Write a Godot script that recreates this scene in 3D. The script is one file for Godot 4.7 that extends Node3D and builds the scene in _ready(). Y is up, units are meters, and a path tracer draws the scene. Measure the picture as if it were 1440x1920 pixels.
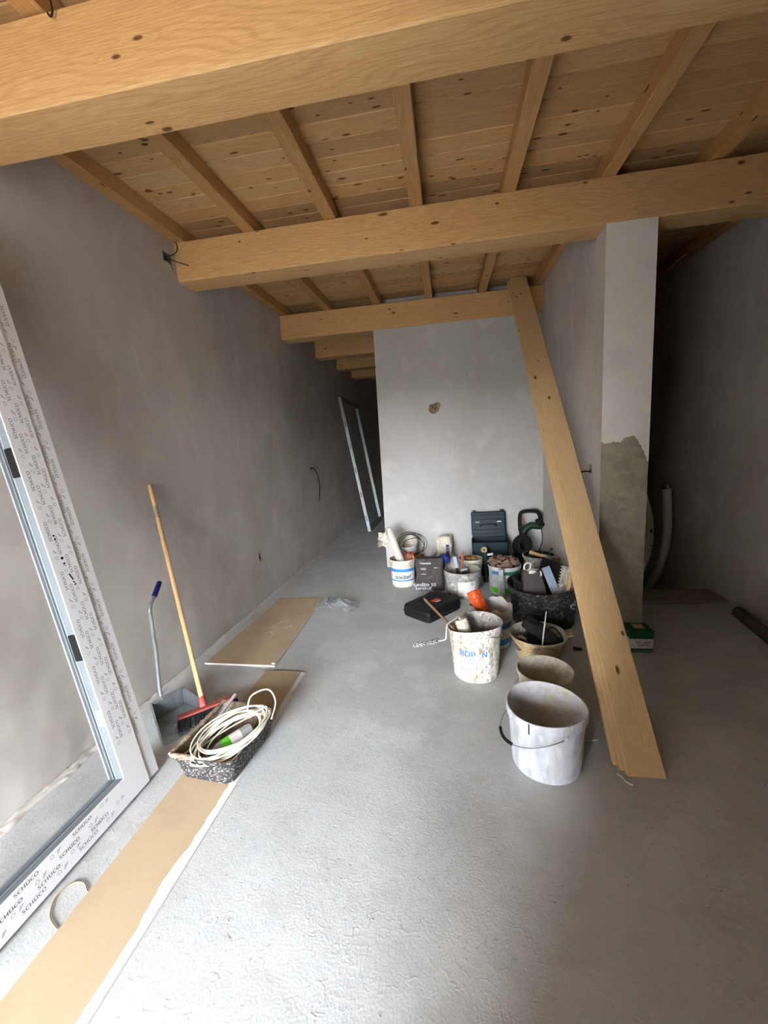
extends Node3D
# A room under renovation: plastered walls, screed floor, spruce beams; buckets and tools by the back wall.
# Units are metres. The camera stands at x = 0, z = 0; the room runs towards -z.

var M := {}
var taken := {}
var rng := RandomNumberGenerator.new()

func _ready() -> void:
	rng.seed = 71
	view_and_light()
	materials()
	build_shell()
	build_roof()
	build_floor_boards()
	build_window_frame()
	build_planks()
	build_front_buckets()
	build_back_buckets()
	build_tools()
	build_sweeping_corner()
	build_alcove()
	build_corridor()
	build_small_bits()

# ------------------------------------------------------------------ camera, sky, exposure
func view_and_light() -> void:
	var cam := Camera3D.new()
	cam.name = "camera"
	cam.fov = 103.38
	cam.near = 0.05
	cam.far = 200.0
	cam.transform = Transform3D(Basis(Vector3.UP, deg_to_rad(9.2018)) * Basis(Vector3.RIGHT, deg_to_rad(-8.8353)) * Basis(Vector3.BACK, deg_to_rad(-3.3998)), Vector3(0, 1.5, 0))
	cam.current = true
	add_child(cam)
	var sky := ProceduralSkyMaterial.new()
	sky.sky_top_color = Color(0.87, 0.91, 0.96)
	sky.sky_horizon_color = Color(0.95, 0.96, 0.97)
	sky.sky_curve = 0.2
	sky.ground_bottom_color = Color(0.30, 0.29, 0.26)
	sky.ground_horizon_color = Color(0.34, 0.34, 0.31)
	sky.sky_energy_multiplier = 1.0
	sky.sun_angle_max = 1.0
	var env := Environment.new()
	env.background_mode = Environment.BG_SKY
	env.sky = Sky.new()
	env.sky.sky_material = sky
	env.tonemap_mode = Environment.TONE_MAPPER_LINEAR
	env.tonemap_exposure = 122.0
	env.sdfgi_enabled = true
	env.ssao_enabled = true
	env.ssil_enabled = true
	var we := WorldEnvironment.new()
	we.name = "daylight"
	we.environment = env
	add_child(we)

# ------------------------------------------------------------------ nodes
func numbered(called: String) -> String:
	if not taken.has(called):
		taken[called] = 0
		return called
	taken[called] += 1
	return "%s_%03d" % [called, taken[called]]

func tag(o: Node, label: String, category: String, group := "") -> void:
	o.set_meta("label", label)
	o.set_meta("category", category)
	if group != "":
		o.set_meta("group", group)

func thing(called: String, label: String, category: String, at := Vector3.ZERO, turn := Basis(), group := "") -> Node3D:
	var o := Node3D.new()
	o.name = numbered(called)
	o.transform = Transform3D(turn, at)
	tag(o, label, category, group)
	add_child(o)
	return o

func part(called: String, mesh: Mesh, mat: Material, parent: Node, xf := Transform3D()) -> MeshInstance3D:
	var o := MeshInstance3D.new()
	o.name = called
	o.mesh = mesh
	o.material_override = mat
	o.transform = xf
	parent.add_child(o, true)
	return o

func solo(called: String, mesh: Mesh, mat: Material, label: String, category: String, xf := Transform3D(), group := "") -> MeshInstance3D:
	var o := MeshInstance3D.new()
	o.name = numbered(called)
	o.mesh = mesh
	o.material_override = mat
	o.transform = xf
	tag(o, label, category, group)
	add_child(o)
	return o

func structure(called: String, mesh: Mesh, mat: Material) -> MeshInstance3D:
	var o := MeshInstance3D.new()
	o.name = called
	o.mesh = mesh
	o.material_override = mat
	o.set_meta("kind", "structure")
	add_child(o)
	return o

# ------------------------------------------------------------------ mesh helpers
func start() -> SurfaceTool:
	var st := SurfaceTool.new()
	st.begin(Mesh.PRIMITIVE_TRIANGLES)
	st.set_smooth_group(-1)
	return st

func done(st: SurfaceTool) -> ArrayMesh:
	st.generate_normals()
	return st.commit()

# one quad facing the way of hint (Godot's front faces run clockwise)
func quad(st: SurfaceTool, a: Vector3, b: Vector3, c: Vector3, d: Vector3, hint: Vector3, ua := Vector2.ZERO, ub := Vector2.ZERO, uc := Vector2.ZERO, ud := Vector2.ZERO) -> void:
	var g := (b - a).cross(c - a)
	if g.length_squared() < 1e-16:
		g = (c - a).cross(d - a)
	if g.dot(hint) > 0.0:
		var t := b; b = d; d = t
		var tu := ub; ub = ud; ud = tu
	st.set_uv(ua); st.add_vertex(a)
	st.set_uv(ub); st.add_vertex(b)
	st.set_uv(uc); st.add_vertex(c)
	st.set_uv(ua); st.add_vertex(a)
	st.set_uv(uc); st.add_vertex(c)
	st.set_uv(ud); st.add_vertex(d)

func tri(st: SurfaceTool, a: Vector3, b: Vector3, c: Vector3, hint: Vector3, ua := Vector2.ZERO, ub := Vector2.ZERO, uc := Vector2.ZERO) -> void:
	if (b - a).cross(c - a).dot(hint) > 0.0:
		var t := b; b = c; c = t
		var tu := ub; ub = uc; uc = tu
	st.set_uv(ua); st.add_vertex(a)
	st.set_uv(ub); st.add_vertex(b)
	st.set_uv(uc); st.add_vertex(c)

func uv_for(p: Vector3, n: Vector3, along: int, off: Vector2) -> Vector2:
	# planar UV in metres, u along the chosen axis
	var an := n.abs()
	var k := 0
	if an.y > an.x and an.y >= an.z: k = 1
	elif an.z > an.x and an.z > an.y: k = 2
	var u: float
	var v: float
	if k == along:
		u = p[(along + 1) % 3]
		v = p[(along + 2) % 3]
	else:
		u = p[along]
		v = p[3 - along - k] + 0.31 * k
	return Vector2(u, v) + off

# chamfered box, UV in metres
func cbox(st: SurfaceTool, size: Vector3, ch := 0.002, xf := Transform3D(), along := 0, off := Vector2.ZERO) -> void:
	var h := size / 2.0
	ch = minf(ch, minf(h.x, minf(h.y, h.z)) * 0.9)
	var P := func(sx: float, sy: float, sz: float, k: int) -> Vector3:
		var p := Vector3(sx * (h.x - ch), sy * (h.y - ch), sz * (h.z - ch))
		p[k] = [sx, sy, sz][k] * h[k]
		return p
	for k in 3:
		var i := (k + 1) % 3
		var j := (k + 2) % 3
		for s in [-1.0, 1.0]:
			var n := Vector3.ZERO
			n[k] = s
			var c := []
			for e in [[-1, -1], [1, -1], [1, 1], [-1, 1]]:
				var sg := [0.0, 0.0, 0.0]
				sg[k] = s; sg[i] = e[0]; sg[j] = e[1]
				c.append(P.call(sg[0], sg[1], sg[2], k))
			quad(st, xf * c[0], xf * c[1], xf * c[2], xf * c[3], xf.basis * n, uv_for(c[0], n, along, off), uv_for(c[1], n, along, off), uv_for(c[2], n, along, off), uv_for(c[3], n, along, off))
	for k in 3:  # edges along k
		var i := (k + 1) % 3
		var j := (k + 2) % 3
		for a in [-1.0, 1.0]:
			for b in [-1.0, 1.0]:
				var n := Vector3.ZERO
				n[i] = a; n[j] = b
				var c := []
				for e in [[-1, i], [1, i], [1, j], [-1, j]]:
					var sg := [0.0, 0.0, 0.0]
					sg[k] = e[0]; sg[i] = a; sg[j] = b
					c.append(P.call(sg[0], sg[1], sg[2], e[1]))
				quad(st, xf * c[0], xf * c[1], xf * c[2], xf * c[3], xf.basis * n, uv_for(c[0], n, along, off), uv_for(c[1], n, along, off), uv_for(c[2], n, along, off), uv_for(c[3], n, along, off))
	for a in [-1.0, 1.0]:
		for b in [-1.0, 1.0]:
			for c in [-1.0, 1.0]:
				tri(st, xf * P.call(a, b, c, 0), xf * P.call(a, b, c, 1), xf * P.call(a, b, c, 2), xf.basis * Vector3(a, b, c))

func box_mesh(size: Vector3, ch := 0.002, along := 0, off := Vector2.ZERO) -> ArrayMesh:
	var st := start()
	cbox(st, size, ch, Transform3D(), along, off)
	return done(st)

func span_box(st: SurfaceTool, lo: Vector3, hi: Vector3, ch := 0.002, along := 0, off := Vector2.ZERO) -> void:
	cbox(st, hi - lo, ch, Transform3D(Basis(), (lo + hi) / 2.0), along, off)

# box along a line from a to b, cross-section w (sideways) by t (up-ish)
func bar_frame(a: Vector3, b: Vector3, up := Vector3.UP) -> Transform3D:
	var x := (b - a).normalized()
	var z := x.cross(up)
	if z.length() < 1e-4:
		z = x.cross(Vector3.RIGHT)
	z = z.normalized()
	return Transform3D(Basis(x, z.cross(x), z), (a + b) / 2.0)

func bar(st: SurfaceTool, a: Vector3, b: Vector3, w: float, t: float, ch := 0.002, up := Vector3.UP) -> void:
	cbox(st, Vector3(a.distance_to(b), t, w), ch, bar_frame(a, b, up))

# profile (radius, height) turned about y; runs bottom - outside - top - inside
func lathe(st: SurfaceTool, prof: Array, seg := 40, warp = null, xf := Transform3D(), vs := 1.0) -> void:
	var grp := 1
	var run := 0.0
	for i in prof.size() - 1:
		var a: Vector2 = prof[i]
		var b: Vector2 = prof[i + 1]
		var d := b - a
		if d.length() < 1e-7:
			continue
		if i > 0:
			var d0: Vector2 = prof[i] - prof[i - 1]
			if d0.length() > 1e-7 and absf(d0.angle_to(d)) > 0.6:
				grp += 1
		st.set_smooth_group(grp)
		var n2 := Vector2(d.y, -d.x).normalized()
		var v0 := run * vs
		run += d.length()
		var v1 := run * vs
		for k in seg:
			var t0 := TAU * k / seg
			var t1 := TAU * (k + 1) / seg
			var p := [Vector3(a.x * sin(t0), a.y, a.x * cos(t0)), Vector3(a.x * sin(t1), a.y, a.x * cos(t1)), Vector3(b.x * sin(t1), b.y, b.x * cos(t1)), Vector3(b.x * sin(t0), b.y, b.x * cos(t0))]
			if warp != null:
				for m in 4:
					p[m] = warp.call(p[m])
			var tm := (t0 + t1) / 2.0
			var n := Vector3(n2.x * sin(tm), n2.y, n2.x * cos(tm))
			if a.x < 1e-6:
				tri(st, xf * p[0], xf * p[2], xf * p[3], xf.basis * n, Vector2(float(k) / seg, v0), Vector2(float(k + 1) / seg, v1), Vector2(float(k) / seg, v1))
			elif b.x < 1e-6:
				tri(st, xf * p[0], xf * p[1], xf * p[2], xf.basis * n, Vector2(float(k) / seg, v0), Vector2(float(k + 1) / seg, v0), Vector2(float(k) / seg, v1))
			else:
				quad(st, xf * p[0], xf * p[1], xf * p[2], xf * p[3], xf.basis * n, Vector2(float(k) / seg, v0), Vector2(float(k + 1) / seg, v0), Vector2(float(k + 1) / seg, v1), Vector2(float(k) / seg, v1))
	st.set_smooth_group(-1)

func lathe_mesh(prof: Array, seg := 40, warp = null, vs := 1.0) -> ArrayMesh:
	var st := start()
	lathe(st, prof, seg, warp, Transform3D(), vs)
	return done(st)

func rings(st: SurfaceTool, list: Array, closed_ring := true, caps := true, group := 2, us := 1.0) -> void:
	# skins a list of point rings
	st.set_smooth_group(group)
	var n: int = list[0].size()
	var last := n if closed_ring else n - 1
	var vrun := 0.0
	var mid_ring: int = list.size() / 2
	for i in list.size() - 1:
		var A: PackedVector3Array = list[i]
		var B: PackedVector3Array = list[i + 1]
		var ca := Vector3.ZERO
		for q in A: ca += q
		for q in B: ca += q
		ca /= float(2 * n)
		var dv := A[0].distance_to(B[0])
		var us_at := PackedFloat32Array([0.0])
		for k in last:
			us_at.append(us_at[k] + list[mid_ring][k].distance_to(list[mid_ring][(k + 1) % n]))
		var all: float = maxf(us_at[last], 1e-6)
		for k in last + 1:
			us_at[k] *= us / all
		for k in last:
			var k1 := (k + 1) % n
			var mid := (A[k] + A[k1] + B[k] + B[k1]) / 4.0
			var h := mid - ca
			var nn := (A[k1] - A[k]).cross(B[k] - A[k])
			if absf(nn.dot(h)) > 1e-12:
				h = nn * signf(nn.dot(h))
			quad(st, A[k], A[k1], B[k1], B[k], h, Vector2(us_at[k], vrun), Vector2(us_at[k + 1], vrun), Vector2(us_at[k + 1], vrun + dv), Vector2(us_at[k], vrun + dv))
		vrun += dv
	if caps:
		st.set_smooth_group(-1)
		for e in 2:
			var R: PackedVector3Array = list[0] if e == 0 else list[list.size() - 1]
			var other: PackedVector3Array = list[1] if e == 0 else list[list.size() - 2]
			var c := Vector3.ZERO
			var co := Vector3.ZERO
			for q in R: c += q
			for q in other: co += q
			c /= float(n)
			co /= float(n)
			for k in n:
				tri(st, c, R[k], R[(k + 1) % n], c - co + (c - co).normalized() * 1e-4, Vector2(c.x, c.z), Vector2(R[k].x, R[k].z), Vector2(R[(k + 1) % n].x, R[(k + 1) % n].z))
	st.set_smooth_group(-1)

func tube(st: SurfaceTool, pts: Array, r, sides := 8, closed := false, caps := true) -> void:
	var n := pts.size()
	var list := []
	var side := Vector3.ZERO
	for i in n:
		var a: Vector3 = pts[(i - 1 + n) % n] if closed or i > 0 else pts[0]
		var b: Vector3 = pts[(i + 1) % n] if closed or i < n - 1 else pts[n - 1]
		var d := (b - a).normalized()
		if side == Vector3.ZERO:
			side = d.cross(Vector3(0.13, 1, 0.07))
			if side.length() < 0.2:
				side = d.cross(Vector3(1, 0.1, 0))
		side = (side - d * side.dot(d)).normalized()
		var up := side.cross(d)
		var rad: float = r[i] if r is Array else r
		var ring := PackedVector3Array()
		for k in sides:
			var t := TAU * k / sides
			ring.append(pts[i] + (side * cos(t) + up * sin(t)) * rad)
		list.append(ring)
	if closed:
		list.append(list[0])
	rings(st, list, true, caps and not closed)

func tube_mesh(pts: Array, r, sides := 8, closed := false) -> ArrayMesh:
	var st := start()
	tube(st, pts, r, sides, closed)
	return done(st)

func curve_pts(ctrl: Array, per := 8) -> Array:
	# Catmull-Rom through the control points
	var o := []
	for i in ctrl.size() - 1:
		var a: Vector3 = ctrl[maxi(i - 1, 0)]
		var b: Vector3 = ctrl[i]
		var c: Vector3 = ctrl[i + 1]
		var d: Vector3 = ctrl[mini(i + 2, ctrl.size() - 1)]
		for k in per:
			o.append(b.cubic_interpolate(c, a, d, float(k) / per))
	o.append(ctrl[ctrl.size() - 1])
	return o

# polygon in x,y extruded along z by depth (from 0 to depth)
func prism(st: SurfaceTool, poly: PackedVector2Array, depth: float, xf := Transform3D()) -> void:
	var idx := Geometry2D.triangulate_polygon(poly)
	for f in [0.0, depth]:
		var n := Vector3(0, 0, 1.0 if f > 0.0 else -1.0) * (1.0 if depth > 0 else -1.0)
		for i in range(0, idx.size(), 3):
			var a := poly[idx[i]]
			var b := poly[idx[i + 1]]
			var c := poly[idx[i + 2]]
			tri(st, xf * Vector3(a.x, a.y, f), xf * Vector3(b.x, b.y, f), xf * Vector3(c.x, c.y, f), xf.basis * n, a, b, c)
	var ccw := not Geometry2D.is_polygon_clockwise(poly)
	var run := 0.0
	for i in poly.size():
		var a := poly[i]
		var b := poly[(i + 1) % poly.size()]
		var e := b - a
		var n2 := Vector2(e.y, -e.x) * (1.0 if ccw else -1.0)
		quad(st, xf * Vector3(a.x, a.y, 0), xf * Vector3(b.x, b.y, 0), xf * Vector3(b.x, b.y, depth), xf * Vector3(a.x, a.y, depth), xf.basis * Vector3(n2.x, n2.y, 0), Vector2(run, 0), Vector2(run + e.length(), 0), Vector2(run + e.length(), absf(depth)), Vector2(run, absf(depth)))
		run += e.length()

func prism_mesh(poly: PackedVector2Array, depth: float, xf := Transform3D()) -> ArrayMesh:
	var st := start()
	prism(st, poly, depth, xf)
	return done(st)

func rrect(hx: float, hz: float, rad: float, y: float, per := 4) -> PackedVector3Array:
	var o := PackedVector3Array()
	for q in 4:
		var cx := (hx - rad) * (1.0 if q == 0 or q == 3 else -1.0)
		var cz := (hz - rad) * (1.0 if q < 2 else -1.0)
		for k in per + 1:
			var t := PI / 2 * (q + float(k) / per)
			o.append(Vector3(cx + rad * cos(t), y, cz + rad * sin(t)))
	return o

func lump(st: SurfaceTool, c: Vector3, radii: Vector3, amp: float, freq: float, sd: int, nu := 22, nv := 12) -> void:
	var n := FastNoiseLite.new()
	n.seed = sd
	n.frequency = freq
	var list := []
	for j in nv + 1:
		var ph := PI * (clampf(float(j) / nv, 0.02, 0.98)) - PI / 2
		var ring := PackedVector3Array()
		for i in nu:
			var t := TAU * i / nu
			var d := Vector3(cos(ph) * cos(t), sin(ph), cos(ph) * sin(t))
			var k := 1.0 + amp * n.get_noise_3dv(d * 10.0)
			ring.append(c + d * radii * k)
		list.append(ring)
	rings(st, list)

func sheet(st: SurfaceTool, nu: int, nv: int, f: Callable, thick := 0.0) -> void:
	st.set_smooth_group(3)
	for i in nu:
		for j in nv:
			var a: Vector3 = f.call(float(i) / nu, float(j) / nv)
			var b: Vector3 = f.call(float(i + 1) / nu, float(j) / nv)
			var c: Vector3 = f.call(float(i + 1) / nu, float(j + 1) / nv)
			var d: Vector3 = f.call(float(i) / nu, float(j + 1) / nv)
			quad(st, a, b, c, d, (d - a).cross(b - a), Vector2(float(i) / nu, float(j) / nv), Vector2(float(i + 1) / nu, float(j) / nv), Vector2(float(i + 1) / nu, float(j + 1) / nv), Vector2(float(i) / nu, float(j + 1) / nv))
	st.set_smooth_group(-1)

# flat lettering: every vertex of the text goes through put(x, y) -> Vector3
var font_sans: SystemFont
var font_serif: SystemFont
func letters(st: SurfaceTool, words: String, height: float, put: Callable, facing: Vector3, serif := false, bold := false, wide := 1.0) -> void:
	if font_sans == null:
		font_sans = SystemFont.new()
		font_sans.font_names = PackedStringArray(["Droid Sans"])
		font_serif = SystemFont.new()
		font_serif.font_names = PackedStringArray(["Droid Serif"])
	var t := TextMesh.new()
	t.text = words
	t.font = font_serif if serif else font_sans
	t.font_size = 32
	t.pixel_size = 0.01
	t.depth = 0.0
	t.curve_step = 3.0
	var arr := t.get_mesh_arrays()
	if arr.is_empty():
		return
	var vs: PackedVector3Array = arr[Mesh.ARRAY_VERTEX]
	var ix = arr[Mesh.ARRAY_INDEX]
	var k := height / 0.23
	var reps := [Vector2.ZERO]
	if bold:
		reps = [Vector2(-0.04, 0) * height, Vector2(0.04, 0) * height, Vector2(0, 0.03) * height]
	for off in reps:
		var count: int = ix.size() if ix != null and ix.size() > 0 else vs.size()
		for i in range(0, count, 3):
			var p := []
			for m in 3:
				var v: Vector3 = vs[ix[i + m]] if ix != null and ix.size() > 0 else vs[i + m]
				p.append(put.call(v.x * k * wide + off.x, v.y * k + off.y))
			tri(st, p[0], p[1], p[2], facing)
# ------------------------------------------------------------------ materials
func noise(freq: float, oct: int, sd: int, kind := FastNoiseLite.TYPE_SIMPLEX_SMOOTH) -> FastNoiseLite:
	var n := FastNoiseLite.new()
	n.noise_type = kind
	n.frequency = freq
	n.seed = sd
	n.fractal_octaves = oct
	n.fractal_type = FastNoiseLite.FRACTAL_FBM if oct > 1 else FastNoiseLite.FRACTAL_NONE
	return n

# layers: [frequency, octaves, seed, from, to, colour, strength, stretch_x, stretch_y]
func layered(w: int, h: int, base: Color, layers: Array) -> ImageTexture:
	var n := w * h
	var cr := PackedFloat32Array(); cr.resize(n); cr.fill(base.r)
	var cg := PackedFloat32Array(); cg.resize(n); cg.fill(base.g)
	var cb := PackedFloat32Array(); cb.resize(n); cb.fill(base.b)
	for L in layers:
		var sx: int = L[7] if L.size() > 7 else 1
		var sy: int = L[8] if L.size() > 8 else 1
		var img := noise(L[0], L[1], L[2]).get_seamless_image(maxi(w / sx, 8), maxi(h / sy, 8), false, false, 0.2, true)
		if sx > 1 or sy > 1:
			img.resize(w, h, Image.INTERPOLATE_CUBIC)
		img.convert(Image.FORMAT_L8)
		var d := img.get_data()
		var lut := PackedFloat32Array(); lut.resize(256)
		for i in 256:
			lut[i] = smoothstep(L[3], L[4], i / 255.0) * L[6]
		var c: Color = L[5]
		for i in n:
			var a := lut[d[i]]
			if a > 0.003:
				cr[i] += (c.r - cr[i]) * a
				cg[i] += (c.g - cg[i]) * a
				cb[i] += (c.b - cb[i]) * a
	var out := PackedByteArray(); out.resize(n * 3)
	for i in n:
		out[i * 3] = int(clampf(cr[i], 0, 1) * 255.0)
		out[i * 3 + 1] = int(clampf(cg[i], 0, 1) * 255.0)
		out[i * 3 + 2] = int(clampf(cb[i], 0, 1) * 255.0)
	return ImageTexture.create_from_image(Image.create_from_data(w, h, false, Image.FORMAT_RGB8, out))

func bumps(w: int, h: int, freq: float, oct: int, sd: int, strength: float) -> ImageTexture:
	var img := noise(freq, oct, sd).get_seamless_image(w, h, false, false, 0.2, true)
	img.convert(Image.FORMAT_RGB8)
	img.bump_map_to_normal_map(strength)
	return ImageTexture.create_from_image(img)

func plain(c: Color, rough := 0.6, metal := 0.0) -> StandardMaterial3D:
	var m := StandardMaterial3D.new()
	m.albedo_color = c
	m.roughness = rough
	m.metallic = metal
	m.metallic_specular = 0.4
	return m

func textured(t: Texture2D, rough := 0.8, normal: Texture2D = null, nscale := 1.0) -> StandardMaterial3D:
	var m := StandardMaterial3D.new()
	m.albedo_texture = t
	m.roughness = rough
	m.metallic_specular = 0.35
	if normal != null:
		m.normal_enabled = true
		m.normal_texture = normal
		m.normal_scale = nscale
	return m

func worldwise(m: StandardMaterial3D, metres: float) -> StandardMaterial3D:
	m.uv1_triplanar = true
	m.uv1_world_triplanar = true
	m.uv1_triplanar_sharpness = 6.0
	m.uv1_scale = Vector3.ONE / metres
	return m

# spruce: u along the grain (seamless over 4.5 m), v across 0.56 m
func spruce(sd: int, light: Color, dark: Color, knots: int, knot_size: float, bands: float) -> ImageTexture:
	var w := 1536
	var h := 384
	var r := RandomNumberGenerator.new()
	r.seed = sd
	var n1 := noise(0.35, 2, sd)
	var n2 := noise(1.0, 3, sd + 1)
	var field := PackedFloat32Array(); field.resize(w * h)
	var cosx := PackedFloat32Array(); cosx.resize(w)
	var sinx := PackedFloat32Array(); sinx.resize(w)
	for x in w:
		cosx[x] = cos(TAU * x / w); sinx[x] = sin(TAU * x / w)
	# knots bend the grain
	var ks := []
	for k in knots:
		ks.append([r.randf() * w, r.randf() * h, knot_size * r.randf_range(0.4, 1.2), r.randf_range(0.8, 1.9)])
	for y in h:
		for x in w:
			field[y * w + x] = y * 0.09 + 5.0 * n1.get_noise_3d(cosx[x] * 1.5, sinx[x] * 1.5, y * 0.022)
	var dk := PackedFloat32Array(); dk.resize(w * h)
	for k in ks:
		var R := int(k[2] * 7.0)
		var Rx := int(R * 3.0)
		for dy in range(-R, R + 1):
			for dx in range(-Rx, Rx + 1):
				var X := posmod(int(k[0]) + dx, w)
				var Y := int(k[1]) + dy
				if Y < 0 or Y >= h:
					continue
				var e: float = sqrt(pow(dx / 3.0, 2) + dy * dy) / (k[2] * 2.2)
				field[Y * w + X] += 3.2 * exp(-e * e) * signf(dy + 0.5)
				var e2: float = sqrt(pow(dx / k[3], 2) + dy * dy) / k[2]
				if e2 < 1.6:
					dk[Y * w + X] = maxf(dk[Y * w + X], clampf((1.5 - e2) * 1.6, 0.0, 1.0))
	var fine := n2
	var out := PackedByteArray(); out.resize(w * h * 3)
	var kc := Color(0.34, 0.20, 0.10)
	for y in h:
		var bnd := bands * (0.5 + 0.5 * sin(floorf(y / 46.0) * 12.9898)) 
		for x in w:
			var i := y * w + x
			var s := 0.5 + 0.5 * sin(field[i] * 6.0)
			s = s * s * s
			var f := fine.get_noise_2d(x * 0.02, y * 0.7) if (y & 1) == 0 or x > 0 else 0.0
			var t := clampf(0.22 + 0.17 * s + 0.45 * f + bnd, 0.0, 1.0)
			var c := light.lerp(dark, t)
			if dk[i] > 0.0:
				c = c.lerp(kc, dk[i] * 0.85)
			out[i * 3] = int(c.r * 255.0)
			out[i * 3 + 1] = int(c.g * 255.0)
			out[i * 3 + 2] = int(c.b * 255.0)
	return ImageTexture.create_from_image(Image.create_from_data(w, h, false, Image.FORMAT_RGB8, out))

func wood(t: Texture2D, tint := Color(1, 1, 1), rough := 0.55) -> StandardMaterial3D:
	var m := textured(t, rough)
	m.albedo_color = tint
	m.uv1_scale = Vector3(1.0 / 4.5, 1.0 / 0.56, 1)
	return m

# height picture of the trowelled screed: chips, strokes and two boot prints, 4.5 m square
func screed_relief() -> Image:
	var w := 1536
	var base := noise(0.06, 4, 5).get_seamless_image(w, w, false, false, 0.2, true)
	base.convert(Image.FORMAT_L8)
	var fine := noise(0.3, 2, 9).get_seamless_image(w, w, false, false, 0.2, true)
	fine.convert(Image.FORMAT_L8)
	var a := base.get_data()
	var b := fine.get_data()
	for i in a.size():
		a[i] = clampi(70 + (a[i] * 22 + b[i] * 26) / 100, 0, 255)
	var r := RandomNumberGenerator.new()
	r.seed = 12
	for k in 9000:   # scuffs and trowel strokes
		var x := r.randf() * w
		var y := r.randf() * w
		var t := r.randf_range(-0.9, 0.5)
		var L := int(r.randf_range(2, 16))
		var up := r.randf_range(12, 60) * (1.0 if r.randf() < 0.6 else -1.0)
		var bend := r.randf_range(-0.12, 0.12)
		for q in L:
			var i := posmod(int(y), w) * w + posmod(int(x), w)
			a[i] = clampi(int(a[i] + up), 0, 255)
			x += cos(t); y += sin(t); t += bend
	# boot prints: rows of lugs pressed into the screed
	for pr in [[Vector2(-0.30, -1.03), 0.9], [Vector2(-0.34, -0.86), 1.0], [Vector2(0.02, -0.80), 0.6]]:
		for row in 7:
			for lug in 3:
				var q: Vector2 = pr[0] + Vector2((lug - 1) * 0.028 + row * 0.004, (row - 3) * 0.036).rotated(pr[1])
				var hit := r.randf() < 0.62
				var cx := int((q.x + 2.25) / 4.5 * w)
				var cy := int((q.y + 3.4) / 4.5 * w)
				for dy in range(-5, 6):
					for dx in range(-4, 5):
						var edge := absi(dx) >= 3 or absi(dy) >= 4
						var i := posmod(cy + dy, w) * w + posmod(cx + dx, w)
						a[i] = clampi(a[i] + (26 if edge and r.randf() < 0.7 else -10) if hit else a[i], 0, 255)
	return Image.create_from_data(w, w, false, Image.FORMAT_L8, a)

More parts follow.
